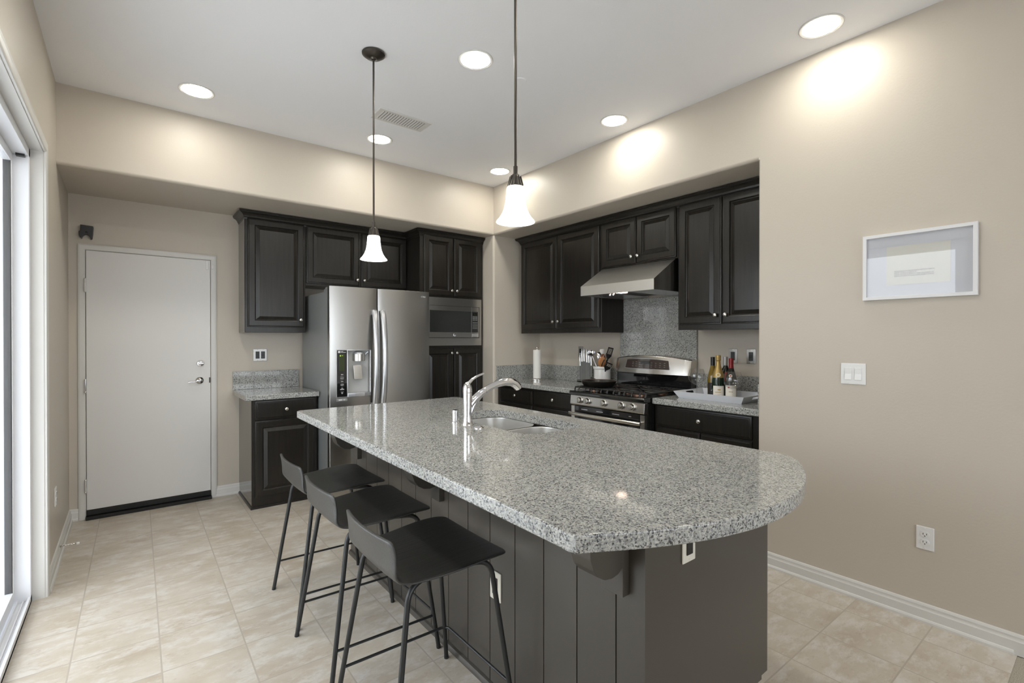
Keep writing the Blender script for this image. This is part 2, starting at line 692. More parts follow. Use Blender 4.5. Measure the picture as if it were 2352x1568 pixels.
soff = MB()
soff.prism([(XL, YB), (XL, YS), (XR, YS), (XR, YE), (3.9, YE), (3.9, YB)], ZS, ZC, 'z', 0.022, 4, up_edges)
struct(soff.build('wall_soffit', 'wall'))


def vert_edge(x, y):
    return lambda a, b: abs(a.x - x) < 1e-4 and abs(b.x - x) < 1e-4 and abs(a.y - y) < 1e-4 and abs(b.y - y) < 1e-4


struct(MB().prism([(XR, YS), (3.9, YS), (3.9, YB), (XR, YB)], 0, ZS, 'z', 0.022, 4, vert_edge(XR, YS)).build('wall_pier', 'wall'))
struct(MB().prism([(XR, YF), (3.9, YF), (3.9, YE), (XR, YE)], 0, ZS, 'z', 0.012, 4, vert_edge(XR, YE)).build('wall_right', 'wall'))
struct(MB().box(XR, YF, ZS, 3.9, YE, ZC).build('wall_right_upper', 'wall'))
struct(MB().box(XW, YE, 0, 3.9, YS, ZS).build('wall_recess', 'wall'))
# left wall with the sliding door opening
OY0, OY1, OZ = 1.0, 3.635, 2.415
wl = MB()
wl.prism([(YF, 0), (OY0, 0), (OY0, OZ), (OY1, OZ), (OY1, 0), (YB + .1, 0), (YB + .1, ZC), (YF, ZC)], XL - 0.16, XL, 'x')
struct(wl.build('wall_left', 'wall'))
# wall behind the camera, with an unseen window added for fill daylight
wf = MB()
wf.box(XL - .16, YF - .12, 0, -0.3, YF, ZC).box(-0.3, YF - .12, 0, 3.1, YF, 0.4).box(-0.3, YF - .12, 2.42, 3.1, YF, ZC)
struct(wf.build('wall_front', 'wall'))
wn_ = MB()
for x in (-0.3, 0.83, 1.97, 3.05):
    wn_.box(x, YF - .08, 0.4, x + .05, YF - .02, 2.42)
wn_.box(-0.3, YF - .08, 0.4, 3.1, YF - .02, 0.45).box(-0.3, YF - .08, 2.37, 3.1, YF - .02, 2.42)
w2 = struct(wn_.build('window_added_fill', 'vinyl'))
MB().box(-0.28, YF - .055, 0.44, 3.08, YF - .049, 2.38).build('pane', 'glass', w2)

# baseboards
BB = [(0.0, 0.0), (0.014, 0.0), (0.014, 0.060), (0.011, 0.064), (0.009, 0.072), (0.010, 0.080), (0.006, 0.090), (0.0, 0.092)]
SHOE = [(0.012, 0.0), (0.022, 0.0), (0.022, 0.010), (0.018, 0.018), (0.012, 0.021)]


def base(name, path, shoe=None):
    o = struct(MB().sweep(path, BB).build(name, 'trim', angle=25))
    MB().sweep(shoe or path, SHOE).build('shoe_moulding', 'trim', o, angle=25)


base('baseboard_left', [(XL, OY1 + 0.062), (XL, YB)])
base('baseboard_back', [(XL, YB), (-0.302, YB)])
base('baseboard_back_right', [(0.612, YB), (0.80, YB)])
base('baseboard_right', [(XR, YE), (XR, -1.5)], [(XR, YE), (XR, 0.305)])

# patio seen through the glass
MB_p = MB().box(-8, -6, -0.12, -0.62, 9, -0.06)
struct(MB_p.build('floor_patio', 'concrete'))
struct(MB().box(-2.3, -2.0, 2.62, -0.52, 6.0, 2.74).build('trim_sky_blocker', 'stucco'))  # unseen overhang, added to keep steep sky light off the floor
tag(MB().box(-5.2, -6, -0.06, -5.0, 9, 1.7).build('garden_wall', 'stucco', origin=(-5.1, 1, -0.06)), 'pale garden wall across the patio outside the sliding glass door', 'wall')

# ------------------------------------------------------------------ sliding glass door (opening in the left wall)
s_ = thing('window_1', 'tall white sliding glass door at the left edge with a floor track', 'sliding door', (XL, 2.3, 0))
s_['kind'] = 'structure'
OR = (XL, 2.3, 0)


def wpart(mb, name, m_, par=None):
    """part built in world coordinates under the sliding door"""
    bmesh.ops.translate(mb.bm, verts=mb.bm.verts, vec=(-OR[0], -OR[1], -OR[2]))
    return mb.build(name, m_, par or s_)


cas = MB()
CP = [(0.0, 0.0), (0.0, 0.010), (0.008, 0.016), (0.030, 0.017), (0.045, 0.012), (0.055, 0.014), (0.062, 0.010), (0.062, 0.0)]


def casing_rings(y0, y1, z1, width_sign=1):
    # profile (w, t): w away from the opening, t out from the wall
    out = []
    for (yy, zz, sy, sz) in ((y1, 0.0, 1, 0), (y1, z1, 1, 1), (y0, z1, -1, 1), (y0, 0.0, -1, 0)):
        out.append([(XL + t, yy + sy * ww, zz + sz * ww) for ww, t in CP])
    return out


cas.rings(casing_rings(OY0, OY1, OZ))
wpart(cas, 'casing', 'trim')
jm = MB()
jm.box(XL - .165, OY1 - .004, 0, XL, OY1 + .02, OZ).box(XL - .165, OY0 - .02, 0, XL, OY0 + .004, OZ).box(XL - .165, OY0, OZ - .004, XL, OY1, OZ + .02)
wpart(jm, 'jamb_liner', 'trim')
fr = MB()
XA, XB = -0.53, -0.405
fr.box(XA, OY1 - .045, 0.0, XB, OY1 - .004, OZ, .003).box(XA, OY0 + .004, 0, XB, OY0 + .045, OZ, .003)
fr.box(XA, OY0, OZ - .05, XB, OY1, OZ - .004, .003)
# sill with ribs
fr.box(XA, OY0, 0.0, XB, OY1 - .004, 0.018, .002).box(XB - .012, OY0, 0, XB, OY1 - .004, 0.040, .002).box(-.4585, OY0, 0, -.452, OY1 - .004, 0.034, .002).box(-.437, OY0, 0, -.431, OY1 - .004, 0.026, .001)
wpart(fr, 'frame', 'vinyl')


def sash(x0, x1, y0, y1):
    mb = MB()
    z0, z1 = 0.03, OZ - .05
    t = 0.048
    mb.box(x0, y0, z0, x1, y0 + t, z1, .004).box(x0, y1 - t, z0, x1, y1, z1, .004)
    mb.box(x0, y0 + t, z0, x1, y1 - t, z0 + .065, .004).box(x0, y0 + t, z1 - t, x1, y1 - t, z1, .004)
    o = wpart(mb, 'sash', 'vinyl')
    xm = x1 - .010
    gm = MB().box(xm - .006, y0 + t - .01, z0 + .06, xm + .006, y1 - t + .01, z1 - t + .01)
    bmesh.ops.translate(gm.bm, verts=gm.bm.verts, vec=(-OR[0], -OR[1], -OR[2]))
    gm.build('pane', 'glass', o)
    return o


sash(-0.500, -0.465, 2.27, OY1 - .035)
sash(-0.450, -0.415, OY0 + .03, 2.33)
# small black weather clip at the head of the track
wpart(MB().box(-0.452, OY1 - .075, OZ - .062, -0.418, OY1 - .046, OZ - .05), 'track_clip', 'black')

# ------------------------------------------------------------------ entry door
d1 = struct(MB().box(-0.252, YB - .026, .072, .572, YB - .004, 2.092, .003).build('door_1', 'door'))
dc = MB()
dc.rings([[(-0.257 - sx_ * 0, YB - .0, 0)]] * 0) if False else None
prof = [(0, 0.0), (0, 0.012), (.006, .016), (.030, .015), (.040, .010), (.045, .008), (.045, 0)]
ringset = []
for xx, zz, sx_, sz_ in ((-0.256, 0, -1, 0), (-0.256, 2.096, -1, 1), (.576, 2.096, 1, 1), (.576, 0, 1, 0)):
    ringset.append([(xx + sx_ * ww, YB - t - .004, zz + sz_ * ww) for ww, t in prof])
dc.rings(ringset)
dc.build('door_casing', 'trim', d1)
MB().box(-.254, YB - .032, .030, .574, YB - .006, .070, .003).build('door_sweep', 'rubber', d1)
MB().box(-.258, YB - .060, 0, .578, YB - .0, .026, .004).build('threshold', 'rubber', d1)
for z in (1.82, 1.038, .261):
    hb_ = MB()
    hb_.cyl((-.257, YB - .034, z - .045), (-.257, YB - .034, z + .045), .0075, 14)
    for k in (-.047, .047):
        hb_.sphere((-.257, YB - .034, z + k), .009, 12)
    hb_.build('hinge', 'trim' if z > 1.5 else 'chrome', d1)
MB().lathe([(.030, 0), (.030, .006), (.024, .014), (.010, .018), (.0002, .018)], (.498, YB - .026, 1.191), 28, (0, -1, 0)).box(.476, YB - .062, 1.183, .520, YB - .040, 1.199, .005, 3).build('deadbolt', 'chrome', d1)
lv = MB().lathe([(.033, 0), (.033, .005), (.028, .013), (.013, .022), (.012, .050), (.0002, .052)], (.491, YB - .026, 1.043), 28, (0, -1, 0))
lv.tube([(.491, YB - .070, 1.043), (.470, YB - .074, 1.043), (.450, YB - .073, 1.036), (.428, YB - .070, 1.036), (.405, YB - .066, 1.031)], [.011, .0095, .007, .006, .0065], 12)
lv.build('lever_handle', 'chrome', d1)
MB().box(.560, YB - .030, 1.02, .572, YB - .014, 1.066, .002).build('strike_plate', 'bronze', d1)
MB().box(.540, YB - .036, 2.010, .555, YB - .026, 2.085, .002).box(.583, YB - .030, 2.02, .594, YB - .016, 2.055, .002).build('contact_sensor', 'plastic_white', d1)

# black bracket above the door
bk = MB()
arc = [(-0.248 + .024 * math.cos(t), 2.178 + 0.034 * math.sin(t)) for t in [PI * i / 10 for i in range(11)]]
poly = [(-.283, 2.282), (-.283, 2.235), (-.292, 2.232), (-.292, 2.200), (-.282, 2.184), (-.274, 2.178)] + arc[::-1][1:-1] + [(-.222, 2.176), (-.213, 2.182), (-.209, 2.215), (-.205, 2.272), (-.209, 2.278)]
bk.prism(poly[::-1], YB - .05, YB, 'y', .003, 2)
bk.sphere((-.246, YB - .05, 2.226), (.008, .004, .006), 12)
tag(bk.build('wall_bracket', 'black', origin=(-.25, YB - .02, 2.18)), 'black notched plastic bracket on the wall above the white door', 'bracket')

# ------------------------------------------------------------------ wall plates


def plate(mb, w_, h_, x=0, z=0, t=.006):
    mb.box(x - w_ / 2, -t, z - h_ / 2, x + w_ / 2, 0, z + h_ / 2, .003, 2)


def receptacle(par, x, z, m_='plastic_white', slots=True):
    for dz in (-.0195, .0195):
        mb = MB()
        pts = []
        for i in range(24):
            a_ = 2 * PI * i / 24
            px_, pz_ = .0165 * math.cos(a_), .0165 * math.sin(a_)
            pts.append((x + px_ * 1.0, z + dz + max(-.0135, min(.0135, pz_))))
        mb.prism(pts, -.0085, -.005, 'y')
        r = mb.build('receptacle', m_, par)
        MB().box(x - .0075, -.0092, z + dz - .002, x - .0055, -.008, z + dz + .007).build('prong_slot', 'slot', r)
        MB().box(x + .0055, -.0092, z + dz - .002, x + .0075, -.008, z + dz + .006).build('prong_slot', 'slot', r)
        MB().cyl((x, -.0092, z + dz - .0075), (x, -.008, z + dz - .0075), .0024, 10).build('ground_hole', 'slot', r)


def decora(par, x, z, m_='black', marks=False):
    r = MB().box(x - .0165, -.009, z - .0335, x + .0165, -.004, z + .0335, .0015).build('outlet_insert', m_, par)
    if marks:
        for dz in (-.02, .02):
            for dx in (-.006, .006):
                MB().box(x + dx - .001, -.0096, z + dz - .003, x + dx + .001, -.0085, z + dz + .004).build('prong_slot', 'ink_grey', r)


def wall_plate(label, cat, loc, rotz, gangs, style, metal):
    t = thing('light_switch' if style == 'rocker' else 'outlet', label, cat, loc, rotz)
    mb = MB()
    w_ = .070 + .046 * (gangs - 1)
    plate(mb, w_, .114)
    mb.build('cover_plate', 'plate_steel' if metal == 'nickel' else metal, t)
    for gi in range(gangs):
        x = (gi - (gangs - 1) / 2) * .046
        for dz in (-.0485, .0485):
            MB().lathe([(.003, 0), (.003, .0012), (.0002, .0018)], (x, -.006, dz), 10, (0, -1, 0)).build('screw', 'nickel' if metal == 'nickel' else metal, t)
        if style == 'rocker':
            MB().prism([(-.0105, -.0325), (-.006, -.0325), (-.006, .0325), (-.0085, .0325), (-.0075, 0)], x - .0165, x + .0165, 'x', .001, 1).build('rocker_switch', 'plastic_white', t)
        elif style == 'duplex':
            receptacle(t, x, 0)
        elif style == 'duplex_dark':
            MB().box(x - .0165, -.009, -.0335, x + .0165, -.004, .0335, .0015).build('outlet_insert', 'black', t)
            receptacle(t, x, 0, 'black')
        else:
            decora(t, x, 0, 'black', marks=(style == 'decora_outlet' or (style == 'mixed' and gi == 1)))
    return t


wall_plate('white double rocker light switch on the beige wall below the picture', 'light switch', (XR, .921, 1.2125), -PI / 2, 2, 'rocker', 'plastic_white')
wall_plate('white duplex outlet low on the right beige wall above the baseboard', 'outlet', (XR, .615, .415), -PI / 2, 1, 'duplex', 'plastic_white')
wall_plate('steel double plate with black inserts above the small counter beside the fridge', 'outlet', (.973, YB, 1.254), 0, 2, 'mixed', 'nickel')
wall_plate('steel plate behind the red and silver topped wine bottles', 'outlet', (XW, 1.935, 1.268), -PI / 2, 1, 'decora', 'nickel')
wall_plate('steel plate nearest the wall end, right of the wine bottles', 'outlet', (XW, 1.792, 1.268), -PI / 2, 1, 'decora_outlet', 'nickel')
wall_plate('steel plate on the wall partly hidden by the standing knives', 'outlet', (XW, 3.585, 1.268), -PI / 2, 1, 'decora', 'nickel')
wall_plate('white outlet on the narrow left wall between sliding door and corner', 'outlet', (XL, 4.10, .43), PI / 2, 1, 'duplex', 'plastic_white')

# door stop spring on left baseboard
ds = MB()
pts = []
for i in range(150):
    t = i / 149
    pts.append((XL + .016 + t * .075, 4.25 + .0055 * math.cos(t * 2 * PI * 16), .072 - .004 * t + .0055 * math.sin(t * 2 * PI * 16)))
ds.tube(pts, .0012, 5)
ds.lathe([(.012, 0), (.010, .004), (.006, .010)], (XL + .012, 4.25, .072), 14, (1, 0, 0))
t_ = thing('door_stop', 'springy metal door stop with white tip on the left baseboard', 'door stop', (XL, 4.25, .07))
bmesh.ops.translate(ds.bm, verts=ds.bm.verts, vec=(-XL, -4.25, -.07))
ds.build('spring', 'nickel', t_)
MB().lathe([(.0075, 0), (.0085, .006), (.007, .014), (.0002, .015)], (.090, 0, -.002), 14, (1, 0, 0)).build('rubber_tip', 'plastic_white', t_)

# picture
pt = thing('framed_picture', 'thin white frame with cream paper and small typed lines on right wall', 'picture', (XR, .874, 1.606), -PI / 2)
W_, H_ = .448, .340
fm = MB()
F_ = .0165
rs = []
for ins, y in ((0, 0), (0, -.022), (.001, -.023), (F_ - .001, -.023), (F_, -.022), (F_, -.006)):
    rs.append(rect(ins, W_ - ins, ins, H_ - ins, y))
fm.rings(rs, True, False)
fm.build('frame', 'frame_white', pt)
MB().box(F_ - .001, -.008, F_ - .001, W_ - F_ + .001, -.005, H_ - F_ + .001).build('mat_board', 'mat_board', pt)
MB().box(.101, -.0092, .073, .352, -.0078, .270).build('art_paper', 'art_paper', pt)
for i, ln in enumerate(["EVERYDAY I'M LEARNING ABOUT SPACE", "HOW MUCH I NEED IT", "HOW MUCH I DON'T UNDERSTAND IT", "HOW MUCH IT CHANGES EVERYTHING"]):
    text('typed_line', ln, .0088, 'ink_grey', pt, (.133, -.0094, .1385 - i * .0083), FACE_Y, .0001)
MB().box(F_, -.0162, F_, W_ - F_, -.0150, H_ - F_).build('glazing', 'picture_glass', pt)

# ------------------------------------------------------------------ cabinets


def cabinet(name, label, loc, rotz, w_, depth, z0, z1, side='wood', group=None, body=None):
    t = thing(name, label, 'cabinet', loc, rotz, group)
    mb = body or MB().box(0, 0, z0, w_, depth - .003, z1, .0015, 1)
    mb.build('body', side, t)
    return t


# back run, left to right
YU = 4.74
c = cabinet('wall_cabinet', 'dark tall wall cabinet with one door, left of the fridge above the small counter', (.80, YU, 0), 0, .497, YB - YU, 1.462, 2.462)
MB().box(-.003, .012, 1.462, 0, YB - YU, 2.462).build('side_panel', 'side', c, label='smooth glossy side panel')
door(c, .018, .486, 1.510, 2.456, (.450, 1.578))
c = cabinet('wall_cabinet', 'dark double door wall cabinet directly above the fridge', (1.299, YU, 0), 0, 1.022, YB - YU, 1.902, 2.462)
door(c, .008, .508, 1.925, 2.456, (.482, 1.984))
door(c, .528, 1.018, 1.925, 2.456, (.552, 1.984))
# tower with the microwave opening
YT = 4.44
tb = MB()
TW = 3.096 - 2.322
tb.box(0, 0, .10, .030, YB - YT - .003, 2.49).box(TW - .030, 0, .10, TW, YB - YT - .003, 2.49).box(0, .02, 0, TW, YB - YT - .003, .10)
tb.box(.03, 0, .10, TW - .03, YB - YT - .003, 1.345).box(.03, 0, 1.832, TW - .03, YB - YT - .003, 2.49).box(.03, YB - YT - .003 - .02, 1.345, TW - .03, YB - YT - .003, 1.832)
c = cabinet('tower_cabinet', 'dark full height cabinet right of the fridge holding the microwave', (2.322, YT, 0), 0, TW, 0, 0, 0, body=tb)
door(c, .040, .388, 1.856, 2.474, (.358, 1.912))
door(c, .397, .748, 1.856, 2.474, (.420, 1.912))
door(c, .040, .388, .110, 1.306, (.358, 1.256))
door(c, .397, .748, .110, 1.306, (.420, 1.256))

CROWN = [(0.0, 2.446), (.004, 2.446), (.006, 2.456), (.012, 2.462), (.016, 2.474), (.028, 2.488), (.042, 2.496), (.046, 2.498), (.046, 2.506), (.050, 2.508), (.050, 2.516), (0.0, 2.516)]
cr = MB().sweep([(.80, YB - .002), (.80, YU - .001), (2.3213, YU - .001), (2.3213, YT - .001), (3.098, YT - .001)], CROWN)
tag(cr.build('crown_moulding', 'wood', origin=(1.6, YU, 2.446), angle=20), 'dark crown moulding along the back wall cabinets, stepping forward at the tower', 'moulding')

# small base cabinet left of the fridge
YB1 = 4.455
c = cabinet('base_cabinet', 'dark base cabinet with one drawer and door under the small granite counter', (.80, YB1, 0), 0, .515, YB - YB1, 0, .898)
MB().box(-.003, .012, .012, 0, YB - YB1, .898).build('side_panel', 'side', c, label='smooth glossy side panel')
door(c, .020, .494, .735, .890, (.257, .811), 'drawer')
door(c, .020, .494, .092, .724)
sh = MB().sweep([(0.0, YB - YB1 - .02), (0.0, 0), (.515, 0)], [(0, 0), (.013, 0), (.013, .008), (.009, .016), (0, .019)])
sh.build('shoe_moulding', 'wood', c)


def slab(name, label, poly, z0, z1, cat='countertop', mname='granite', group=None):
    xs = [p[0] for p in poly]; ys = [p[1] for p in poly]
    o = MB().prism(poly, z0, z1, 'z', .006, 3, lambda a_, b_: abs(a_.z - b_.z) < 1e-5).build(name, mname, origin=(sum(xs) / len(xs), sum(ys) / len(ys), z0), angle=50)
    return tag(o, label, cat, group)


def box_thing(name, label, cat, b, m_, bev=.002, group=None):
    o = MB().box(*b, bev).build(name, m_, origin=((b[0] + b[3]) / 2, (b[1] + b[4]) / 2, b[2]))
    return tag(o, label, cat, group)


slab('granite_countertop', 'small grey granite counter left of the fridge', [(.746, 4.425), (1.326, 4.425), (1.326, YB - .001), (.746, YB - .001)], .898, .942)
box_thing('granite_backsplash', 'short granite upstand behind the small counter left of the fridge', 'backsplash', (.746, YB - .021, .9425, 1.309, YB - .001, 1.108), 'granite')

# right run. local frame: x runs toward the camera side (world -y), y runs into the wall
RX = 3.44
ROT = -PI / 2
c = cabinet('wall_cabinet', 'dark double door wall cabinet left of the range hood', (RX, 4.180, 0), ROT, 1.172, XW - RX, 1.465, 2.462)
door(c, .014, .583, 1.508, 2.456, (.545, 1.580))
door(c, .588, 1.148, 1.508, 2.456, (.618, 1.580))
c = cabinet('wall_cabinet', 'short dark double door wall cabinet directly above the range hood', (RX, 3.006, 0), ROT, .790, XW - RX, 2.048, 2.462)
door(c, .006, .388, 2.058, 2.456, (.355, 2.115))
door(c, .394, .778, 2.058, 2.456, (.422, 2.115))
c = cabinet('wall_cabinet', 'dark double door wall cabinet right of the hood, cut by the wall end', (RX, 2.214, 0), ROT, 2.214 - YE - .003, XW - RX, 1.475, 2.462)
door(c, .014, .366, 1.515, 2.456, (.328, 1.580))
door(c, .372, .762, 1.515, 2.456, (.405, 1.580))
cr = MB().sweep([(XW, 4.181), (RX - .001, 4.181), (RX - .001, YE + .002)], CROWN)
tag(cr.build('crown_moulding', 'wood', origin=(RX, 2.8, 2.446), angle=20), 'dark crown moulding along the cabinets above the range', 'moulding')

BX = 3.160
c = cabinet('base_cabinet', 'dark base cabinet with a narrow drawer beside the corner pier', (BX, YS - .003, 0), ROT, .590, XW - BX, 0.0, .912)
door(c, .052, .582, .752, .885, (.330, .824), 'drawer')
door(c, .052, .582, .110, .742)
c = cabinet('base_cabinet', 'dark base cabinet with one drawer directly left of the range', (BX, 3.645, 0), ROT, .615, XW - BX, 0.0, .912)
door(c, .006, .540, .752, .900, (.304, .830), 'drawer')
door(c, .006, .540, .110, .742)
c = cabinet('base_cabinet', 'dark base cabinet with a wide drawer below the white tray', (BX, 2.232, 0), ROT, 2.232 - YE - .003, XW - BX, 0.0, .912)
door(c, .024, .740, .750, .902, (.381, .827), 'drawer')
door(c, .024, .378, .110, .740)
door(c, .384, .740, .110, .740)
CT0, CT1 = .912, .957
slab('granite_countertop', 'grey granite counter in the corner left of the range', [(3.118, 3.030), (XW - .001, 3.030), (XW - .001, YS - .001), (3.118, YS - .001)], CT0, CT1)
slab('granite_countertop', 'grey granite counter right of the range under the white tray', [(3.118, YE + .002), (XW - .001, YE + .002), (XW - .001, 2.226), (3.118, 2.226)], CT0, CT1)
o = MB().prism([(3.135, YS - .001), (3.135, YS - .021), (XW - .021, YS - .021), (XW - .021, 3.052), (XW - .001, 3.052), (XW - .001, YS - .001)], CT1 + .0005, 1.115, 'z').build('granite_backsplash', 'granite', origin=(XW - .02, 3.6, CT1))
tag(o, 'granite upstand wrapping the corner behind the paper towel roll', 'backsplash')
box_thing('granite_backsplash', 'tall granite panel on the wall between range and hood', 'backsplash', (XW - .019, 2.240, .9575, XW - .001, 3.050, 1.781), 'granite')
box_thing('granite_backsplash', 'granite upstand behind the wine bottles and white tray', 'backsplash', (XW - .021, YE + .025, .9575, XW - .001, 2.238, 1.115), 'granite')
box_thing('granite_backsplash', 'narrow granite side upstand at the wall end right of the tray', 'backsplash', (3.145, YE + .003, .9575, XW - .001, YE + .024, 1.115), 'granite')

# ------------------------------------------------------------------ fridge
FX0, FX1, FYD, FYB, FZ = 1.333, 2.276, 4.150, 4.215, 1.853
fz = thing('refrigerator', 'large stainless side by side refrigerator with ice and water dispenser', 'refrigerator', (FX0, FYD, 0))


def fp(mb, name, m_, par=None, **k):
    bmesh.ops.translate(mb.bm, verts=mb.bm.verts, vec=(-FX0, -FYD, 0))
    return mb.build(name, m_, par or fz, **k)


fp(MB().box(FX0 + .004, FYB + .012, .02, FX1 - .004, 4.985, 1.812, .006), 'body', 'steel_side')
fp(MB().box(FX0 + .03, FYB + .03, 0, FX1 - .03, 4.95, .03).box(FX0 + .02, FYD + .045, .012, FX1 - .02, FYB + .02, .055), 'base_grille', 'black')
fp(MB().box(FX0 + .006, FYB - .002, .06, FX1 - .006, FYB + .014, FZ - .02), 'door_gasket', 'black')
fp(MB().box(FX0 + .008, FYB - .01, FZ - .018, FX0 + .075, FYB + .085, FZ - .004, .004).box(FX0 + .008, FYB + .02, FZ - .045, FX0 + .1, FYB + .12, FZ - .016, .004), 'hinge_cover', 'silver')
XS0, XS1 = 1.752, 1.760


def fdoor(x0, x1):
    pts = []
    for i in range(25):
        t = i / 24
        x = x0 + .004 + (x1 - x0 - .008) * t
        edge = min(t, 1 - t) * (x1 - x0)
        pts.append((x, FYD + .010 - .010 * (1 - (2 * t - 1) ** 2) ** .7 - 0))
    pts = [(x0, FYB), (x0, FYD + .014)] + pts + [(x1, FYD + .014), (x1, FYB)]
    return fp(MB().prism(pts, .060, FZ, 'z', .003, 2, lambda a_, b_: abs(a_.z - b_.z) < 1e-5), 'door', 'steel', angle=40)


ld = fdoor(FX0, XS0)
rd = fdoor(XS1, FX1)
# recess in the left door
RX0, RX1, RZ0, RZ1 = 1.481 - FX0, 1.686 - FX0, .930, 1.306
cut(ld, MB().box(RX0, -.05, RZ0, RX1, .055, RZ1))


def strip(name, m_, par, *b, bev=.001):
    mb = MB().box(*b, bev)
    return mb.build(name, m_, par)


# dispenser pieces (local coordinates, front plane y = 0)
rc = MB()
rc.box(RX0 + .001, .050, RZ0 + .001, RX1 - .001, .056, RZ1 - .001)
rc.build('dispenser_back', 'light_grey', ld)
fr_ = MB()
fr_.rings([rect(RX0 - i_, RX1 + i_, RZ0 - i_ * .3, RZ1 + i_, y_) for i_, y_ in ((.004, 0), (.004, -.003), (.0, -.004), (-.002, -.002), (-.002, .03))], False, False)
fr_.build('dispenser_trim', 'silver', ld)
sp_ = MB()
cx_ = (1.593 - FX0)
sp_.lathe([(.052, 0), (.048, .012), (.030, .022), (.012, .025), (.0002, .025)], (cx_, .044, 1.273), 24, (0, 0, 1))
sp_.build('dispenser_cap', 'silver', ld)
sp_ = MB().lathe([(.056, 0), (.056, .060)], (cx_, .044, 1.212), 28, (0, 0, 1))
sp_.build('dispenser_spout', 'nickel', ld)
pd = MB().prism([(cx_ - .062, 1.176), (cx_ + .012, 1.176), (cx_ + .022, 1.052), (cx_ - .052, 1.052)][::-1], -.002, .020, 'y', .003, 2)
pd.build('dispenser_paddle', 'nickel', ld)
MB().tube([(RX1 - .012, .02, RZ1 - .015), (RX1 - .03, .03, RZ1 - .03), (cx_ + .05, .035, 1.24)], .004, 8).build('dispenser_tube', 'silver', ld)
MB().prism([(RX0 - .004, .008), (RX0, -.010), (RX0 + .06, -.020), (RX1 - .06, -.020), (RX1, -.010), (RX1 + .006, .008), (RX1, .05), (RX0, .05)], .905, .938, 'z', .004, 2).build('drip_tray', 'silver', ld)
PX0, PX1 = 1.390 - FX0, 1.476 - FX0
strip('control_border', 'silver', ld, PX0 - .004, -.003, .904, PX1 + .004, .002, 1.314)
cp = strip('control_panel', 'black_glass', ld, PX0, -.005, .910, PX1, .001, 1.308)
strip('lcd', 'display', cp, PX0 + .018, -.0056, 1.130, PX1 - .022, -.004, 1.275)
strip('lit_icon', 'green_on', cp, PX0 + .024, -.0062, 1.255, PX0 + .034, -.005, 1.266)
strip('lit_icon', 'green_on', cp, PX0 + .042, -.0062, 1.259, PX0 + .050, -.005, 1.264)
ik = MB().box(PX0 + .008, -.006, 1.284, PX0 + .028, -.004, 1.302, .003)
for k, (zz, ww) in enumerate(((1.098, .020), (1.085, .026), (1.068, .030), (1.055, .026), (1.038, .020), (1.022, .024), (1.010, .028), (1.002, .020), (.982, .012), (.976, .034), (.970, .034), (.952, .028), (.942, .014), (.936, .014))):
    ik.box((PX0 + PX1) / 2 - ww / 2, -.0056, zz, (PX0 + PX1) / 2 + ww / 2, -.0045, zz + (.0045 if k % 2 == 0 else .0015))
ik.box(PX0 + .032, -.0056, 1.296, PX0 + .052, -.0045, 1.300).box(PX0 + .032, -.0056, 1.287, PX0 + .075, -.0045, 1.291)
ik.build('printed_legends', 'ink', cp)
bd = strip('badge', 'silver', ld, PX0 - .002, -.003, .873, PX1 + .002, .001, .894)
MB().box(PX0 + .014, -.0038, .879, PX0 + .046, -.002, .888).box(PX0 + .054, -.0038, .880, PX0 + .07, -.002, .887).build('badge_print', 'ink', bd)


def bow(x, par, sgn):
    zs = [.800 + (1.655 - .800) * i / 24 for i in range(25)]
    rs_ = []
    for i, z in enumerate(zs):
        t = i / 24
        dd = math.sin(PI * t) ** 0.6
        y = -.020 - .056 * dd
        xx = x + sgn * .000 - sgn * -.004 * (1 - dd)
        wv = .025
        rs_.append([(xx - wv, y + .010, z), (xx - wv * .8, y - .002, z), (xx - wv * .35, y - .008, z), (xx + wv * .35, y - .008, z), (xx + wv * .8, y - .002, z), (xx + wv, y + .010, z), (xx + wv * .7, y + .016, z), (xx - wv * .7, y + .016, z)])
    mb = MB().rings(rs_)
    for z in (.815, 1.640):
        mb.box(x - .013, -.030, z - .022, x + .013, .004, z + .022, .003)
    return mb.build('handle', 'silver', par, angle=50)


bow(1.716 - FX0, ld, 1)
bow(1.797 - FX0, rd, -1)
lg = MB().lathe([(.0095, 0), (.0095, .002)], (2.196 - FX0, .004, 1.804), 24, (0, -1, 0)).build('round_emblem', 'silver', rd)
text('emblem_face', 'L', .010, 'slot', lg, (2.193 - FX0, .0018, 1.8005), FACE_Y, .0004)
text('logo', 'LG', .019, 'ink', rd, (2.2085 - FX0, .0035, 1.797), FACE_Y, .0035)

# ------------------------------------------------------------------ microwave
mw = thing('microwave', 'built-in stainless microwave with smoked glass in the dark tower', 'microwave', (2.352, YT - .018, 1.335))
MWW, MWH = 3.064 - 2.352, 1.836 - 1.335
tk = MB()
IX0, IX1, IZ0, IZ1 = .036, MWW - .026, .080, .418
for b in ((0, 0, IX0, MWH), (IX1, 0, MWW, MWH), (IX0, 0, IX1, IZ0), (IX0, IZ1, IX1, MWH)):
    tk.box(b[0], -.004, b[1], b[2], .018, b[3])
tk.build('trim_kit', 'steel', mw)
MB().box(IX0, .004, IZ0, IX1, .45, IZ1).build('cavity', 'black', mw)
dr = MB().box(IX0 + .004, -.012, IZ0 + .004, IX1 - .112, .006, IZ1 - .004, .002).build('door', 'steel', mw)
MB().box(IX0 + .03, -.0145, IZ0 + .060, IX1 - .114, -.008, IZ1 - .052, .001).build('window', 'mw_glass', dr)
MB().lathe([(.016, 0), (.016, .003), (.013, .0045)], (.362, -.012, IZ0 + .030), 24, (0, -1, 0)).build('round_emblem', 'chrome', dr)
kp = MB().box(IX1 - .110, -.012, IZ0 + .004, IX1 - .010, .006, IZ1 - .004, .002).build('control_panel', 'steel', mw)
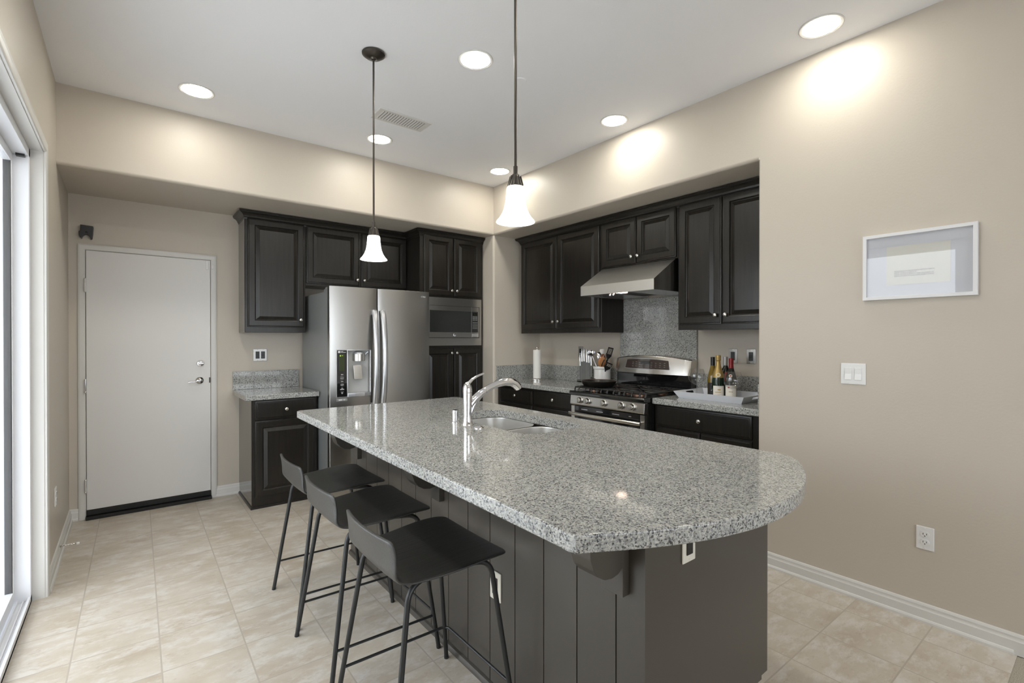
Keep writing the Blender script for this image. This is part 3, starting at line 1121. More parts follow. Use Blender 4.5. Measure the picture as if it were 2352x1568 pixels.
MB().box(IX1 - .108, -.0145, IZ0 + .060, IX1 - .026, -.008, IZ1 - .052, .001).build('keypad', 'mw_glass', kp)
MB().box(IX1 - .094, -.0155, IZ1 - .092, IX1 - .034, -.013, IZ1 - .066).build('clock_display', 'black_glass', kp)
MB().box(IX1 - .084, -.0160, IZ1 - .083, IX1 - .056, -.0152, IZ1 - .075).build('clock_digits', 'display', kp)
kk = MB()
for r_ in range(8):
    z = IZ1 - .112 - r_ * .0165 - (.010 if r_ > 2 else 0)
    for q in range(3 if r_ < 3 else 4):
        x = IX1 - .094 + q * (.022 if r_ < 3 else .0165)
        kk.box(x, -.0153, z, x + (.011 if r_ < 3 else .006), -.0142, z + .005)
kk.build('key_legends', 'ink', kp)
MB().box(IX1 - .100, -.0145, IZ0 + .014, IX1 - .022, -.011, IZ0 + .046, .001).build('open_button', 'silver', kp)

# ------------------------------------------------------------------ range hood
HY0, HY1 = 2.236, 3.002
hd = thing('range_hood', 'stainless slant-front range hood above the stove', 'range hood', (3.15, HY1, 1.783))
HO = Vector((3.15, HY1, 1.783))


def hp(mb, name, m_, par=None):
    bmesh.ops.translate(mb.bm, verts=mb.bm.verts, vec=-HO)
    return mb.build(name, m_, par or hd)


can = MB()
can.prism([(3.150, 1.783), (3.150, 1.865), (3.436, 2.044), (XW - .002, 2.044), (XW - .002, 2.030), (3.440, 2.030), (3.162, 1.857), (3.162, 1.783)], HY0 + .002, HY1 - .002, 'y')
hp(can, 'canopy', 'steel_hood')
endp = [(3.150, 1.783), (3.150, 1.865), (3.436, 2.044), (XW - .002, 2.044), (XW - .002, 1.783)]
hp(MB().prism(endp, HY0, HY0 + .002, 'y'), 'side_cheek', 'steel_h')
hp(MB().prism(endp, HY1 - .002, HY1, 'y'), 'side_cheek', 'steel_h')
hp(MB().box(3.165, HY0 + .004, 1.800, XW - .02, HY1 - .004, 1.806), 'underside', 'black')
for (a0, a1) in ((HY0 + .01, 2.52), (2.72, HY1 - .01)):
    flt = MB().prism([(3.20, 1.790), (XW - .03, 1.784), (XW - .03, 1.795), (3.20, 1.799)], a0, a1, 'y')
    hp(flt, 'grease_filter', 'silver')
hp(MB().box(3.19, 2.57, 1.785, 3.26, 2.64, 1.798, .003), 'hood_lamp', 'hood_lamp')
for yy in (2.672, 2.708):
    hp(MB().cyl((3.20, yy, 1.768), (3.20, yy, 1.796), .011, 16), 'knob', 'chrome')

# ------------------------------------------------------------------ range
RY0, RY1 = 2.236, 3.020
rg = thing('gas_range', 'stainless gas range with black cooktop, five knobs and curved back control panel', 'stove', (3.06, RY1, 0), ROT)
RO = (3.06, RY1)
RW = RY1 - RY0
# local: x from 0..RW (toward camera), y into the wall
MB().box(0, .02, .02, RW, .68, .915, .003).box(.02, .06, 0, RW - .02, .64, .02).build('body', 'enamel', rg)
ct = MB().prism([(-.030, .918), (-.034, .925), (-.034, .944), (-.026, .955), (.05, .957), (.62, .957), (.62, .918)], 0, RW, 'x', .003, 2)
ct.build('cooktop', 'enamel', rg)
# sloping control panel
pn = MB().prism([(.02, .836), (-.022, .836), (-.026, .846), (-.018, .918), (.02, .918)], .004, RW - .004, 'x', .003, 2)
pnl = pn.build('control_panel', 'steel_h', rg)
nrm = Vector((0, -1, .10)).normalized()
for yw in (2.898, 2.812, 2.636, 2.458, 2.350):
    x = RY1 - yw
    kb = MB().lathe([(.029, 0), (.029, .004), (.024, .006), (.022, .026), (.019, .031), (.0002, .032)], (x, -.0225, .880), 28, nrm)
    kb.box(x - .0045, -.064, .859, x + .0045, -.050, .903, .003)
    kb.build('knob', 'nickel', pnl)
tk_ = MB()
for yw in (2.898, 2.812, 2.636, 2.458, 2.350):
    x = RY1 - yw
    for a_ in (-30, 10, 50):
        tk_.box(x + .036 * math.cos(math.radians(a_)) - .001, -.0245, .880 + .034 * math.sin(math.radians(a_)) - .001, x + .036 * math.cos(math.radians(a_)) + .001, -.0215, .880 + .034 * math.sin(math.radians(a_)) + .001)
tk_.build('knob_marks', 'slot', pnl)
od = MB().box(.010, -.012, .20, RW - .010, .02, .828, .003).build('oven_door', 'black_glass', rg)
MB().box(.008, -.015, .20, .048, .018, .826, .002).box(RW - .048, -.015, .20, RW - .008, .018, .826, .002).box(.048, -.015, .20, RW - .048, .018, .24, .002).build('door_frame', 'steel_h', od)
for x in (.16, .33, .50, .64):
    MB().box(x - .035 if x < .6 else x - .012, -.0135, .800, x + .035 if x < .6 else x + .012, -.011, .806).build('vent_slot', 'silver', od)
hn = MB().tube([(.020, -.050, .765), (.06, -.058, .765)] + [(.06 + (RW - .12) * i / 12, -.058 - .012 * math.sin(PI * i / 12), .765) for i in range(1, 12)] + [(RW - .06, -.058, .765), (RW - .020, -.050, .765)], .0155, 14)
hn.cyl((.035, -.052, .765), (.035, -.010, .770), .010, 12).cyl((RW - .035, -.052, .765), (RW - .035, -.010, .770), .010, 12)
hn.build('handle', 'nickel', od)
MB().box(.010, -.012, .045, RW - .010, .02, .192, .003).build('storage_drawer', 'steel_h', rg)
# back guard : lower black riser and curved stainless panel
MB().box(.004, .605, .957, RW - .004, .690, 1.12, .002).build('back_riser', 'black_glass', rg)
NB = 28


def bow_y(t):
    return .605 - .045 * math.sin(PI * t) ** .8


bgm = MB()
rs = []
for i in range(NB + 1):
    t = i / NB
    x = RW * t
    zt = 1.226 + .034 * math.sin(PI * t) ** .9
    y = .583 - .042 * math.sin(PI * t)
    e_ = .012 if i in (0, NB) else 0
    rs.append([(x, y + e_, 1.092), (x, y - .010 + e_, 1.098), (x, y + .012 + e_, zt - .012), (x, y + .024 + e_, zt), (x, .688, zt), (x, .688, 1.092)])
bgm.rings(rs)
bgo = bgm.build('back_panel', 'steel_h', rg, angle=40)
dsp = []
dfr = []


def on_panel(t, z, off):
    y0_ = .583 - .042 * math.sin(PI * t)
    zt = 1.226 + .034 * math.sin(PI * t) ** .9
    k = (z - 1.098) / (zt - .012 - 1.098)
    return (RW * t, y0_ - .010 + .022 * k - off, z)


def panel_patch(t0, t1, zb, zt_f, off, name, m_, par, inset=0):
    mb = MB()
    rr_ = []
    for i in range(15):
        s1 = i / 14
        t = t0 + (t1 - t0) * s1
        sh_ = (zt_f(t) - zb)
        lo = on_panel(t, zb, off); hi = on_panel(t, zb + sh_, off)
        lo2 = on_panel(t, zb, off - .004); hi2 = on_panel(t, zb + sh_, off - .004)
        dx = .016 * (1 - 2 * s1)
        hi = (hi[0] + dx, hi[1], hi[2]); hi2 = (hi2[0] + dx, hi2[1], hi2[2])
        rr_.append([lo, hi, hi2, lo2])
    mb.rings(rr_)
    return mb.build(name, m_, par, angle=50)


panel_patch(.172, .788, 1.136, lambda t: 1.219 + .012 * math.sin(PI * (t - .17) / .62), .0012, 'display_border', 'silver', bgo)
dsg = panel_patch(.180, .780, 1.140, lambda t: 1.215 + .012 * math.sin(PI * (t - .17) / .62), .0026, 'touch_display', 'brown_glass', bgo)
ic = MB()
random.seed(3)
for (t0, t1, rows) in ((.30, .40, (1.160, 1.178, 1.195)), (.56, .72, (1.158, 1.174, 1.192))):
    for z in rows:
        k_ = 3 if t1 < .5 else 4
        for q in range(k_):
            p_ = on_panel(t0 + (t1 - t0) * q / (k_ - 1), z + random.uniform(-.002, .002), .0032)
            ic.box(p_[0] - .008, p_[1] - .0002, p_[2] - .0022, p_[0] + .008, p_[1] + .0012, p_[2] + .0022)
for z in (1.158, 1.172):
    for q in range(6):
        p_ = on_panel(.43 + .018 * q, z, .0032)
        ic.box(p_[0] - .0016, p_[1] - .0002, p_[2] - .0016, p_[0] + .0016, p_[1] + .0012, p_[2] + .0016)
ic.build('touch_icons', 'ink_grey', dsg)
p_ = on_panel(.48, 1.185, .0032)
MB().box(p_[0] - .055, p_[1], 1.182, p_[0] + .045, p_[1] + .002, 1.208).build('clock_window', 'mw_glass', dsg)

# burners and grates
for (bx, by, br_) in ((.165, .13, .05), (.165, .44, .04), (.392, .29, .045), (.62, .13, .045), (.62, .44, .035)):
    MB().lathe([(br_ + .012, 0), (br_ + .012, .008), (br_, .012), (br_, .018), (br_ - .004, .022), (.0002, .022)], (bx, by, .957), 28, (0, 0, 1)).build('burner_cap', 'burner', rg)


def bar(mb, p0, p1, w_=.0065, h_=.010, z=.982):
    """a straight cast bar whose ends curl down to feet"""
    p0, p1 = Vector((*p0, z)), Vector((*p1, z))
    mb.tube([p0, p1], w_, 6)


for gi, (gx0, gx1) in enumerate(((.022, .268), (.276, .508), (.516, .762))):
    gb = MB()
    xm = (gx0 + gx1) / 2
    y0_, y1_ = .012, .572
    zt = .984
    r_ = .0068
    # side rails with turned down front and back ends
    for x in (gx0, gx1):
        gb.tube([(x, y0_ + .004, .958), (x, y0_ + .006, zt - .010), (x, y0_ + .018, zt), (x, y1_ - .018, zt), (x, y1_ - .006, zt - .010), (x, y1_ - .004, .958)], r_, 8)
    for y in (y0_ + .02, (y0_ + y1_) / 2, y1_ - .02):
        gb.tube([(gx0, y, zt), (gx1, y, zt)], r_, 8)
    # arched fingers, front and back
    for cy in (.14, .44):
        for a_ in range(0, 360, 45):
            ca_, sa_ = math.cos(math.radians(a_)), math.sin(math.radians(a_))
            hx = (gx1 - gx0) / 2
            R1 = min(hx / max(abs(ca_), 1e-3), .125 / max(abs(sa_), 1e-3))
            gb.tube([(xm + ca_ * .030, cy + sa_ * .030, zt + .001), (xm + ca_ * R1, cy + sa_ * R1, zt)], r_ * .8, 6)
    # arch feet seen from the front
    for x in (gx0 + .05, xm, gx1 - .05):
        gb.tube([(x, y0_ - .004, .958), (x, y0_ - .002, zt - .012), (x, y0_ + .014, zt), (x, y0_ + .05, zt)], r_, 8)
    gb.build('grate', 'iron', rg)

# ------------------------------------------------------------------ things on the range and right counters
px_, py_, pz_ = 3.20, 2.835, .9925
sk = thing('frying_pan', 'black cast iron frying pan on the left front burner', 'pan', (px_, py_, pz_))
R_ = .156
MB().lathe([(.0002, .0), (R_ * .74, .0), (R_ * .80, .004), (R_ * .985, .046), (R_, .050), (R_ * .97, .050), (R_ * .78, .009), (.0002, .007)], (0, 0, 0), 56).build('pan_body', 'pan', sk)
MB().lathe([(R_ * .972, .0500), (R_ * 1.0, .0505), (R_ * 1.0, .0515), (R_ * .965, .0515), (R_ * .94, .042), (R_ * .945, .041)], (0, 0, 0), 56, cap0=False, cap1=False).build('pan_rim', 'pan_in', sk)
hdir = Vector((.58, .81, 0))
hdl = MB()
h0 = hdir * (R_ - .004)
hdl.tube([h0 + Vector((0, 0, .042)), h0 + hdir * .04 + Vector((0, 0, .046)), h0 + hdir * .12 + Vector((0, 0, .052))], [.014, .010, .013], 10)
hdl.build('handle', 'pan', sk)
hl = Vector((-.60, .80, 0))
MB().tube([hl * (R_ - .006) + Vector((0, 0, .044)), hl * (R_ + .030) + Vector((0, 0, .046))], [.013, .010], 8).build('helper_handle', 'pan', sk)

ZT = CT1
CK = (3.625, 3.165)
ck = thing('utensil_crock', 'white ribbed ceramic crock holding utensils, behind the frying pan', 'crock', (*CK, ZT))
prof = [(.0002, 0), (.078, 0), (.081, .006), (.081, .150), (.086, .156), (.088, .164), (.088, .176), (.084, .181), (.078, .181), (.075, .176), (.075, .012), (.0002, .010)]
n = 72
rs = []
for k, (r, z) in enumerate(prof):
    rs.append([((r - (.0014 if (i % 2 and .004 < z < .152 and r > .0765) else 0)) * math.cos(2 * PI * i / n), (r - (.0014 if (i % 2 and .004 < z < .152 and r > .0765) else 0)) * math.sin(2 * PI * i / n), z) for i in range(n)])
MB().rings(rs).build('crock_body', 'ceramic', ck)

# view direction helpers in the counter's own frame: u = along wall toward camera(-y), v = up


def uten(name, label, cat, base_off, top, parts):
    """a utensil from a point inside the crock to a tip; parts gives (name, material, mesh fn(frame))"""
    b0 = Vector((CK[0] + base_off[0], CK[1] + base_off[1], ZT + .02))
    t0 = Vector(top)
    d = (t0 - b0)
    Ln = d.length
    z_ = d.normalized()
    x_ = Vector((-0.62, -0.78, 0))          # faces the room
    x_ = (x_ - z_ * x_.dot(z_)).normalized()
    y_ = z_.cross(x_)
    F = Matrix((x_, y_, z_)).transposed().to_4x4()
    F.translation = b0
    t = thing(name, label, cat, tuple(b0))
    for pn_, mt, fn in parts:
        mb = MB()
        fn(mb, Ln)
        bmesh.ops.transform(mb.bm, matrix=Matrix.Translation(-b0) @ F, verts=mb.bm.verts)
        mb.build(pn_, mt, t)
    return t


def stick(r, frac=.72, r2=None):
    return lambda mb, Ln: mb.cyl((0, 0, 0), (0, 0, Ln * frac), r, 12, r2 or r)


def blade(w_, h_, frac=.70, t=.003, slots=0):
    def fn(mb, Ln):
        z0 = Ln * frac
        mb.prism([(-w_ * .25, z0 - .02), (w_ * .25, z0 - .02), (w_ * .46, z0 + .02), (w_ * .5, z0 + h_ - .012), (w_ * .42, z0 + h_), (-w_ * .42, z0 + h_), (-w_ * .5, z0 + h_ - .012), (-w_ * .46, z0 + .02)], -t, t, 'x', .001, 1)
    return fn


def bowl(rx, rz, frac=.8, dep=.012):
    def fn(mb, Ln):
        mb.sphere((0, 0, Ln * frac + rz * .6), (dep, rx, rz), 20)
    return fn


def u_at(du, z, dx=0):
    """a point above the crock: du metres toward the camera side along the wall"""
    return (CK[0] + dx, CK[1] - du, z)


def open_ladle(mb, Ln):
    z0 = Ln
    c_ = Vector((.012, 0, z0))
    prof_ = [(.0002, -.030), (.022, -.027), (.036, -.014), (.042, .004), (.040, .004), (.034, -.012), (.020, -.024), (.0002, -.027)]
    mb.lathe(prof_, c_, 24, (.75, .15, .62))


uten('ladle', 'shiny steel ladle leaning left out of the white crock', 'utensil', (-.01, -.02), u_at(-.125, 1.262, -.02), [('handle', 'chrome', stick(.0065, .93)), ('ladle_bowl', 'chrome', open_ladle)])
uten('serving_spoon', 'steel serving spoon between the ladle and wooden spoons', 'utensil', (0, -.02), u_at(-.050, 1.300, .0), [('handle', 'chrome', stick(.006, .72)), ('spoon_bowl', 'chrome', bowl(.026, .042, .72))])
uten('spatula', 'pointed grey steel spatula rising behind the steel spoon', 'utensil', (.02, -.02), u_at(-.035, 1.330, .03), [('handle', 'nickel', stick(.006, .72)), ('spatula_blade', 'nickel', blade(.045, .075, .72))])
uten('wooden_spoon', 'dark brown wooden spoon in the middle of the crock', 'utensil', (.02, -.01), u_at(-.012, 1.262, .02), [('handle', 'wood_dark', stick(.007, .75)), ('spoon_bowl', 'wood_dark', bowl(.026, .048, .72, .008))])
uten('wooden_spoon', 'light wooden spoon with a wide paddle in the crock', 'utensil', (-.03, .02), u_at(.035, 1.250, -.03), [('handle', 'wood_spoon', stick(.009, .72)), ('spoon_bowl', 'wood_spoon', bowl(.036, .052, .64, .007))])
uten('whisk', 'wire whisk loops showing behind the light wooden spoon', 'utensil', (.02, .02), u_at(.020, 1.280, .04), [('handle', 'nickel', stick(.007, .6)), ('wire_loops', 'nickel', lambda mb, Ln: [mb.tube([(.028 * math.sin(PI * k / 12) * math.cos(a_), .028 * math.sin(PI * k / 12) * math.sin(a_), Ln * .6 + (.11 * k / 12)) for k in range(13)] + [(-.028 * math.sin(PI * k / 12) * math.cos(a_), -.028 * math.sin(PI * k / 12) * math.sin(a_), Ln * .6 + (.11 * k / 12)) for k in range(12, -1, -1)], .0012, 5) for a_ in (0, .8, 1.6, 2.4)])])


def slotted(w_, h_, frac, ns):
    def fn(mb, Ln):
        z0 = Ln * frac
        mb.box(-.002, -w_ / 2, z0, .002, -w_ / 2 + .006, z0 + h_, .001).box(-.002, w_ / 2 - .006, z0, .002, w_ / 2, z0 + h_, .001)
        mb.box(-.002, -w_ / 2, z0 + h_ - .012, .002, w_ / 2, z0 + h_, .001)
        mb.prism([(-.010, z0 - .03), (.010, z0 - .03), (w_ / 2, z0), (w_ / 2, z0 + .016), (-w_ / 2, z0 + .016), (-w_ / 2, z0)], -.002, .002, 'x')
        for i in range(ns):
            y = -w_ / 2 + w_ * (i + 1) / (ns + 1)
            mb.box(-.0015, y - .002, z0 + .014, .0015, y + .002, z0 + h_ - .008)
    return fn


uten('slotted_turner', 'tall black slotted turner standing upright in the crock', 'utensil', (0, .02), u_at(.115, 1.335, .0), [('handle', 'black', stick(.007, .75)), ('slotted_blade', 'black', slotted(.052, .085, .74, 5))])
uten('slotted_spoon', 'black slotted spoon leaning right over the crock rim', 'utensil', (-.02, .03), u_at(.145, 1.190, -.05), [('handle', 'black', stick(.007, .72)), ('slotted_head', 'black', slotted(.062, .060, .72, 3))])
uten('tongs', 'black handled kitchen tongs lowest at the right of the crock', 'utensil', (-.03, .01), u_at(.085, 1.205, -.05), [('arms', 'black', lambda mb, Ln: mb.tube([(0, -.004, 0), (0, -.022, Ln * .8), (0, -.012, Ln)], .0055, 8).tube([(0, .004, 0), (0, .020, Ln * .8), (0, .010, Ln)], .0055, 8))])

# knife stand
KN = (3.60, 3.36)
kn = thing('knife_stand', 'clear acrylic knife stand behind the frying pan', 'knife block', (*KN, ZT))
MB().box(-.03, -.095, 0, .03, .095, .008, .002).box(-.030, -.095, .008, -.027, .095, .225, .001).box(.027, -.095, .008, .030, .095, .225, .001).build('acrylic_holder', 'acrylic', kn)
for i, (dy, hz, bw) in enumerate(((.076, 1.262, .018), (.050, 1.305, .020), (.022, 1.310, .040), (-.016, 1.300, .030), (-.044, 1.298, .024), (-.074, 1.270, .018))):
    y = KN[1] + dy
    nm = ('leftmost steel knife in the clear stand', 'second steel knife from the left in the stand', 'widest bladed steel knife in the stand', 'fourth steel knife from the left in the stand', 'fifth steel knife from the left in the stand', 'rightmost steel knife in the stand beside the crock')[i]
    k = thing('kitchen_knife', nm, 'knife', (KN[0], y, ZT + .01), 0, 'knives standing in the clear stand')
    z1 = hz - ZT - .01
    zb = z1 - .125
    MB().prism([(-bw / 2, .012), (bw / 2, .0), (bw / 2, zb), (-bw / 2, zb)], -.001, .001, 'x').build('blade', 'knife_steel', k)
    MB().tube([(0, 0, zb - .004), (0, 0, zb + .02), (0, .002, zb + .06), (0, 0, zb + .10), (0, -.004, z1)], [.0085, .008, .0095, .008, .0095], 12).build('handle', 'chrome', k)

# paper towel
TP = (3.482, 3.962)
tw = thing('paper_towel_roll', 'thin white paper towel roll on a round steel holder in the corner', 'paper towel', (*TP, ZT))
MB().lathe([(.0002, 0), (.087, 0), (.088, .003), (.088, .017), (.084, .020), (.0002, .020)], (0, 0, 0), 48).build('holder_base', 'nickel', tw)
MB().lathe([(.0002, .022), (.042, .022), (.043, .026), (.043, .326), (.041, .329), (.019, .329), (.019, .326), (.0002, .326)], (0, 0, 0), 40).build('paper_roll', 'paper', tw)
MB().lathe([(.013, .326), (.013, .333), (.008, .337), (.014, .343), (.016, .350), (.012, .359), (.0002, .362)], (0, 0, 0), 24).build('finial', 'nickel', tw)

# tray
T0 = (3.262, 1.602); T1 = (3.672, 2.142)
ty = thing('serving_tray', 'white rectangular tray with handle slots on the right counter', 'tray', ((T0[0] + T1[0]) / 2, (T0[1] + T1[1]) / 2, ZT))
hx, hy = (T1[0] - T0[0]) / 2, (T1[1] - T0[1]) / 2


def rr4(ax, ay, z):
    return [(-ax, -ay, z), (ax, -ay, z), (ax, ay, z), (-ax, ay, z)]


tm = MB()
tm.rings([rr4(hx - .030, hy - .030, .0), rr4(hx, hy, .050), rr4(hx - .006, hy - .006, .050), rr4(hx - .034, hy - .034, .007)])
tyb = tm.build('tray_body', 'tray', ty)
bpy.context.view_layer.update()
tyb.parent = None
cut(tyb, MB().box(-.055, hy - .06, .022, .055, hy + .06, .040, .004).box(-.055, -hy - .06, .022, .055, -hy + .06, .040, .004))
tyb.parent = ty


def bottle(name, label, x, y, prof, glass, parts, loc_z=ZT + .0075):
    t = thing('wine_bottle', label, 'bottle', (x, y, loc_z), 0, 'bottles on the white tray')
    MB().lathe(prof, (0, 0, 0), 36).build('bottle_glass', glass, t)
    vx = Vector((-x, -y, 0)).normalized()
    ang0 = math.atan2(vx.y, vx.x)
    for (nm, m_, r, z0, z1, a0, a1) in parts:
        mb = MB()
        if isinstance(r, list):
            mb.lathe(r, (0, 0, 0), 28, cap0=False, cap1=True)
        else:
            rs_ = []
            k_ = 14
            for i in range(k_ + 1):
                a_ = ang0 + math.radians(a0 + (a1 - a0) * i / k_)
                rs_.append([((r) * math.cos(a_), r * math.sin(a_), z0), (r * math.cos(a_), r * math.sin(a_), z1), ((r - .0008) * math.cos(a_), (r - .0008) * math.sin(a_), z1), ((r - .0008) * math.cos(a_), (r - .0008) * math.sin(a_), z0)])
            mb.rings(rs_)
        mb.build(nm, m_, t)
    return t, ang0


BURG = [(.0002, 0), (.036, 0), (.0385, .004), (.0385, .135), (.034, .165), (.024, .200), (.0165, .230), (.0145, .250), (.0145, .290), (.0155, .292), (.0155, .297), (.0002, .298)]
BORD = [(.0002, 0), (.035, 0), (.0375, .004), (.0375, .185), (.034, .200), (.020, .222), (.0150, .240), (.0145, .290), (.0155, .300), (.0002, .303)]
CHAMP = [(.0002, 0), (.040, 0), (.0430, .004), (.0440, .060), (.0440, .125), (.0415, .150), (.0385, .172), (.0310, .196), (.0230, .218), (.0172, .240), (.0150, .262), (.0150, .300), (.0002, .302)]
t, a0 = bottle('', 'olive glass wine bottle with black cap and black label, leftmost on the tray', 3.53, 1.972, BURG, 'bottle_olive',
               [('capsule', 'black', [(.0152, .232), (.0160, .234), (.0160, .300), (.0002, .301)], 0, 0, 0, 0), ('label', 'label_black', .0392, .012, .105, -60, 75)])
va = Vector((math.cos(a0), math.sin(a0), 0)); vb = Vector((-va.y, va.x, 0))
MB().lathe([(.0065, 0), (.0065, .0010)], va * .0388 + Vector((0, 0, .088)) + vb * -.002, 16, va).build('gold_seal', 'gold', t)
MB().box(-.001, -.012, .045, .001, .012, .050).box(-.001, -.006, .026, .001, .006, .029).build('label_print', 'ink', t).matrix_local = Matrix.Translation(va * .0392) @ Matrix.Rotation(a0, 4, 'Z')
t, a0 = bottle('', 'dark champagne bottle with gold foil neck and cream label', 3.455, 1.887, CHAMP, 'bottle_green',
               [('foil', 'gold', [(.0422, .152), (.0395, .172), (.0320, .196), (.0240, .218), (.0182, .240), (.0160, .262), (.0158, .276), (.0192, .281), (.0196, .286), (.0172, .290), (.0186, .298), (.0190, .310), (.0170, .317), (.0120, .319), (.0002, .319)], 0, 0, 0, 0), ('label', 'label_cream', .0452, .010, .092, -50, 58)])
va = Vector((math.cos(a0), math.sin(a0), 0)); vb = Vector((-va.y, va.x, 0))
MB().lathe([(.016, 0), (.016, .0014), (.012, .0018)], va * .0385 + Vector((0, 0, .172)), 20, (va + Vector((0, 0, .35)))).build('gold_seal', 'label_cream', t, label='round embossed neck seal')
MB().lathe([(.010, 0), (.010, .0012)], va * .0410 + Vector((0, 0, .1728)), 20, (va + Vector((0, 0, .35)))).build('seal_centre', 'gold', t)
MB().box(-.001, -.004, .060, .0006, .016, .068).box(-.001, -.022, .044, .0006, .020, .048).box(-.001, -.010, .024, .0006, .008, .026).build('label_print', 'gold', t).matrix_local = Matrix.Translation(va * .0452) @ Matrix.Rotation(a0, 4, 'Z')
t, a0 = bottle('', 'black wine bottle with silver capsule and red tag, at the back', 3.565, 1.888, BORD, 'bottle_black',
               [('capsule', 'silver_foil', [(.0155, .236), (.0162, .238), (.0162, .304), (.0002, .306)], 0, 0, 0, 0), ('label', 'label_red', .0382, .120, .190, -10, 70)])
t, a0 = bottle('', 'red wine bottle with dark red capsule and cream label with red dot', 3.470, 1.796, BURG, 'bottle_black',
               [('capsule', 'red_foil', [(.0182, .226), (.0172, .232), (.0160, .250), (.0162, .296), (.0002, .300)], 0, 0, 0, 0), ('label', 'label_cream', .0392, .010, .100, -75, 60)])
va = Vector((math.cos(a0), math.sin(a0), 0)); vb = Vector((-va.y, va.x, 0))
MB().lathe([(.0065, 0), (.0065, .0012)], (va * .036 - vb * .0165).normalized() * .0390 + Vector((0, 0, .086)), 16, (va * .036 - vb * .0165)).build('red_seal', 'label_red', t)
MB().lathe([(.012, 0), (.012, .0012), (.008, .0016)], va * .0325 + Vector((0, 0, .170)) - vb * .004, 18, (va + Vector((0, 0, .4)))).build('round_label', 'label_cream', t)
MB().lathe([(.006, 0), (.006, .0020)], va * .0335 + Vector((0, 0, .170)) - vb * .004, 18, (va + Vector((0, 0, .4)))).build('label_centre', 'label_red', t)
MB().box(-.001, -.016, .052, .0006, .012, .056).box(-.001, -.020, .016, .0006, .004, .022).build('label_print', 'gold', t).matrix_local = Matrix.Translation(va * .0392) @ Matrix.Rotation(a0, 4, 'Z')

GP = [(.0002, 0), (.036, 0), (.036, .0015), (.010, .004), (.0042, .010), (.0036, .05), (.0045, .080), (.020, .088), (.042, .100), (.060, .122), (.0645, .144), (.061, .172), (.050, .208), (.0488, .208), (.0598, .172), (.0633, .144), (.0590, .123), (.041, .1015), (.020, .090), (.0002, .086)]
gls = thing('wine_glass', 'clear stemmed wine glass at the left end of the tray beside the range', 'wine glass', (3.455, 2.062, ZT + .0075), 0, 'wine glasses on the white tray')
MB().lathe(GP, (0, 0, 0), 40).build('glass_body', 'wine_glass', gls)
dup(gls, (3.352, 1.722, ZT + .0075), 'clear stemmed wine glass in front of the red capped bottle on the tray')

# ------------------------------------------------------------------ island
IX, IXB, IY0, IY1 = 1.145, 1.905, .841, 3.150
IT0, IT1 = .903, .948
isl = thing('kitchen_island', 'charcoal painted island base with vertical grooved boards', 'kitchen island', (1.5, 2.0, 0))
IO = Vector((1.5, 2.0, 0))


def ip(mb, name, m_, par=None, **k):
    bmesh.ops.translate(mb.bm, verts=mb.bm.verts, vec=-IO)
    return mb.build(name, m_, par or isl, **k)


poly = [(IX + .022, IY0), (IX, IY0)]
y = .945
while y < IY1 - .02:
    poly += [(IX, y - .0025), (IX + .005, y - .0012), (IX + .005, y + .0012), (IX, y + .0025)]
    y += .1615
poly += [(IX, IY1), (IX + .022, IY1)]
ip(MB().prism(poly[::-1], 0, IT0, 'z'), 'grooved_panel', 'island', angle=20)
ep = MB().prism([(IX + .024, 0), (IXB - .075, 0), (IXB - .075, .142), (IXB, .142), (IXB, IT0), (IX + .024, IT0)], IY0 + .002, IY0 + .020, 'y')
ip(ep, 'end_panel', 'island')
ip(MB().box(IX + .022, IY1 - .018, 0, IXB, IY1, IT0), 'far_end_panel', 'island')
ip(MB().box(IXB - .006, IY0 + .02, .142, IXB, IY1 - .018, IT0).box(IX + .022, IY0 + .02, .10, IXB - .006, IY1 - .018, .12).box(IXB - .09, IY0 + .02, 0, IXB - .075, IY1 - .018, .142), 'back_panel', 'island')
ip(MB().sweep([(IX, IY1), (IX, IY0)], [(-o, z) for o, z in [(-.001, 0), (-.016, 0), (-.016, .010), (-.010, .022), (-.001, .026)]]), 'shoe_moulding', 'island')


def corbel(y):
    mb = MB()
    hw = .040
    mb.box(1.117, y - hw, .655, IX, y + hw, IT0 - .001, .001, 1)
    arm = [(1.118, IT0 - .001), (1.118, .742), (1.098, .729), (1.07, .724), (1.04, .729), (1.014, .744), (.994, .768), (.982, .80), (.978, .835), (.978, IT0 - .001)]
    mb.prism(arm, y - hw, y + hw - .0, 'y', .003, 2)
    ip(mb, 'corbel', 'island', angle=30)


for y in (.937, 1.990, 3.000):
    corbel(y)
for lab, loc, rz in (('cream outlet with black sockets on the grooved side of the island', (IX, 1.548, .424), -PI / 2), ('cream outlet high on the smooth near end of the island', (1.363, IY0 + .002, .768), 0)):
    wall_plate(lab, 'outlet', loc, rz, 1, 'duplex_dark', 'ivory')

# countertop with bowed near end
near = []
A_, B_ = Vector((.812, .790)), Vector((2.034, .800))
for i in range(41):
    t = i / 40
    p = A_.lerp(B_, t)
    sag = .205 * (1 - (2 * t - 1) ** 2)
    near.append((p.x, p.y - sag))
near = [(.806, .835), (.803, .808), (.809, .786)] + near[2:39] + [(2.026, .822), (2.034, .860)]
outl = near + [(2.034, 3.262), (2.016, 3.280), (.858, 3.268), (.838, 3.250)]
ctop = MB().prism(outl, IT0, IT1, 'z', .006, 3, lambda a_, b_: abs(a_.z - b_.z) < 1e-5).build('granite_countertop', 'granite', angle=50)


def rrect(x0, x1, y0, y1, r, n_=8):
    pts = []
    for cx, cy, a_ in ((x1 - r, y0 + r, -90), (x1 - r, y1 - r, 0), (x0 + r, y1 - r, 90), (x0 + r, y0 + r, 180)):
        for i in range(n_ + 1):
            t = math.radians(a_ + 90 * i / n_)
            pts.append((cx + r * math.cos(t), cy + r * math.sin(t)))
    return pts


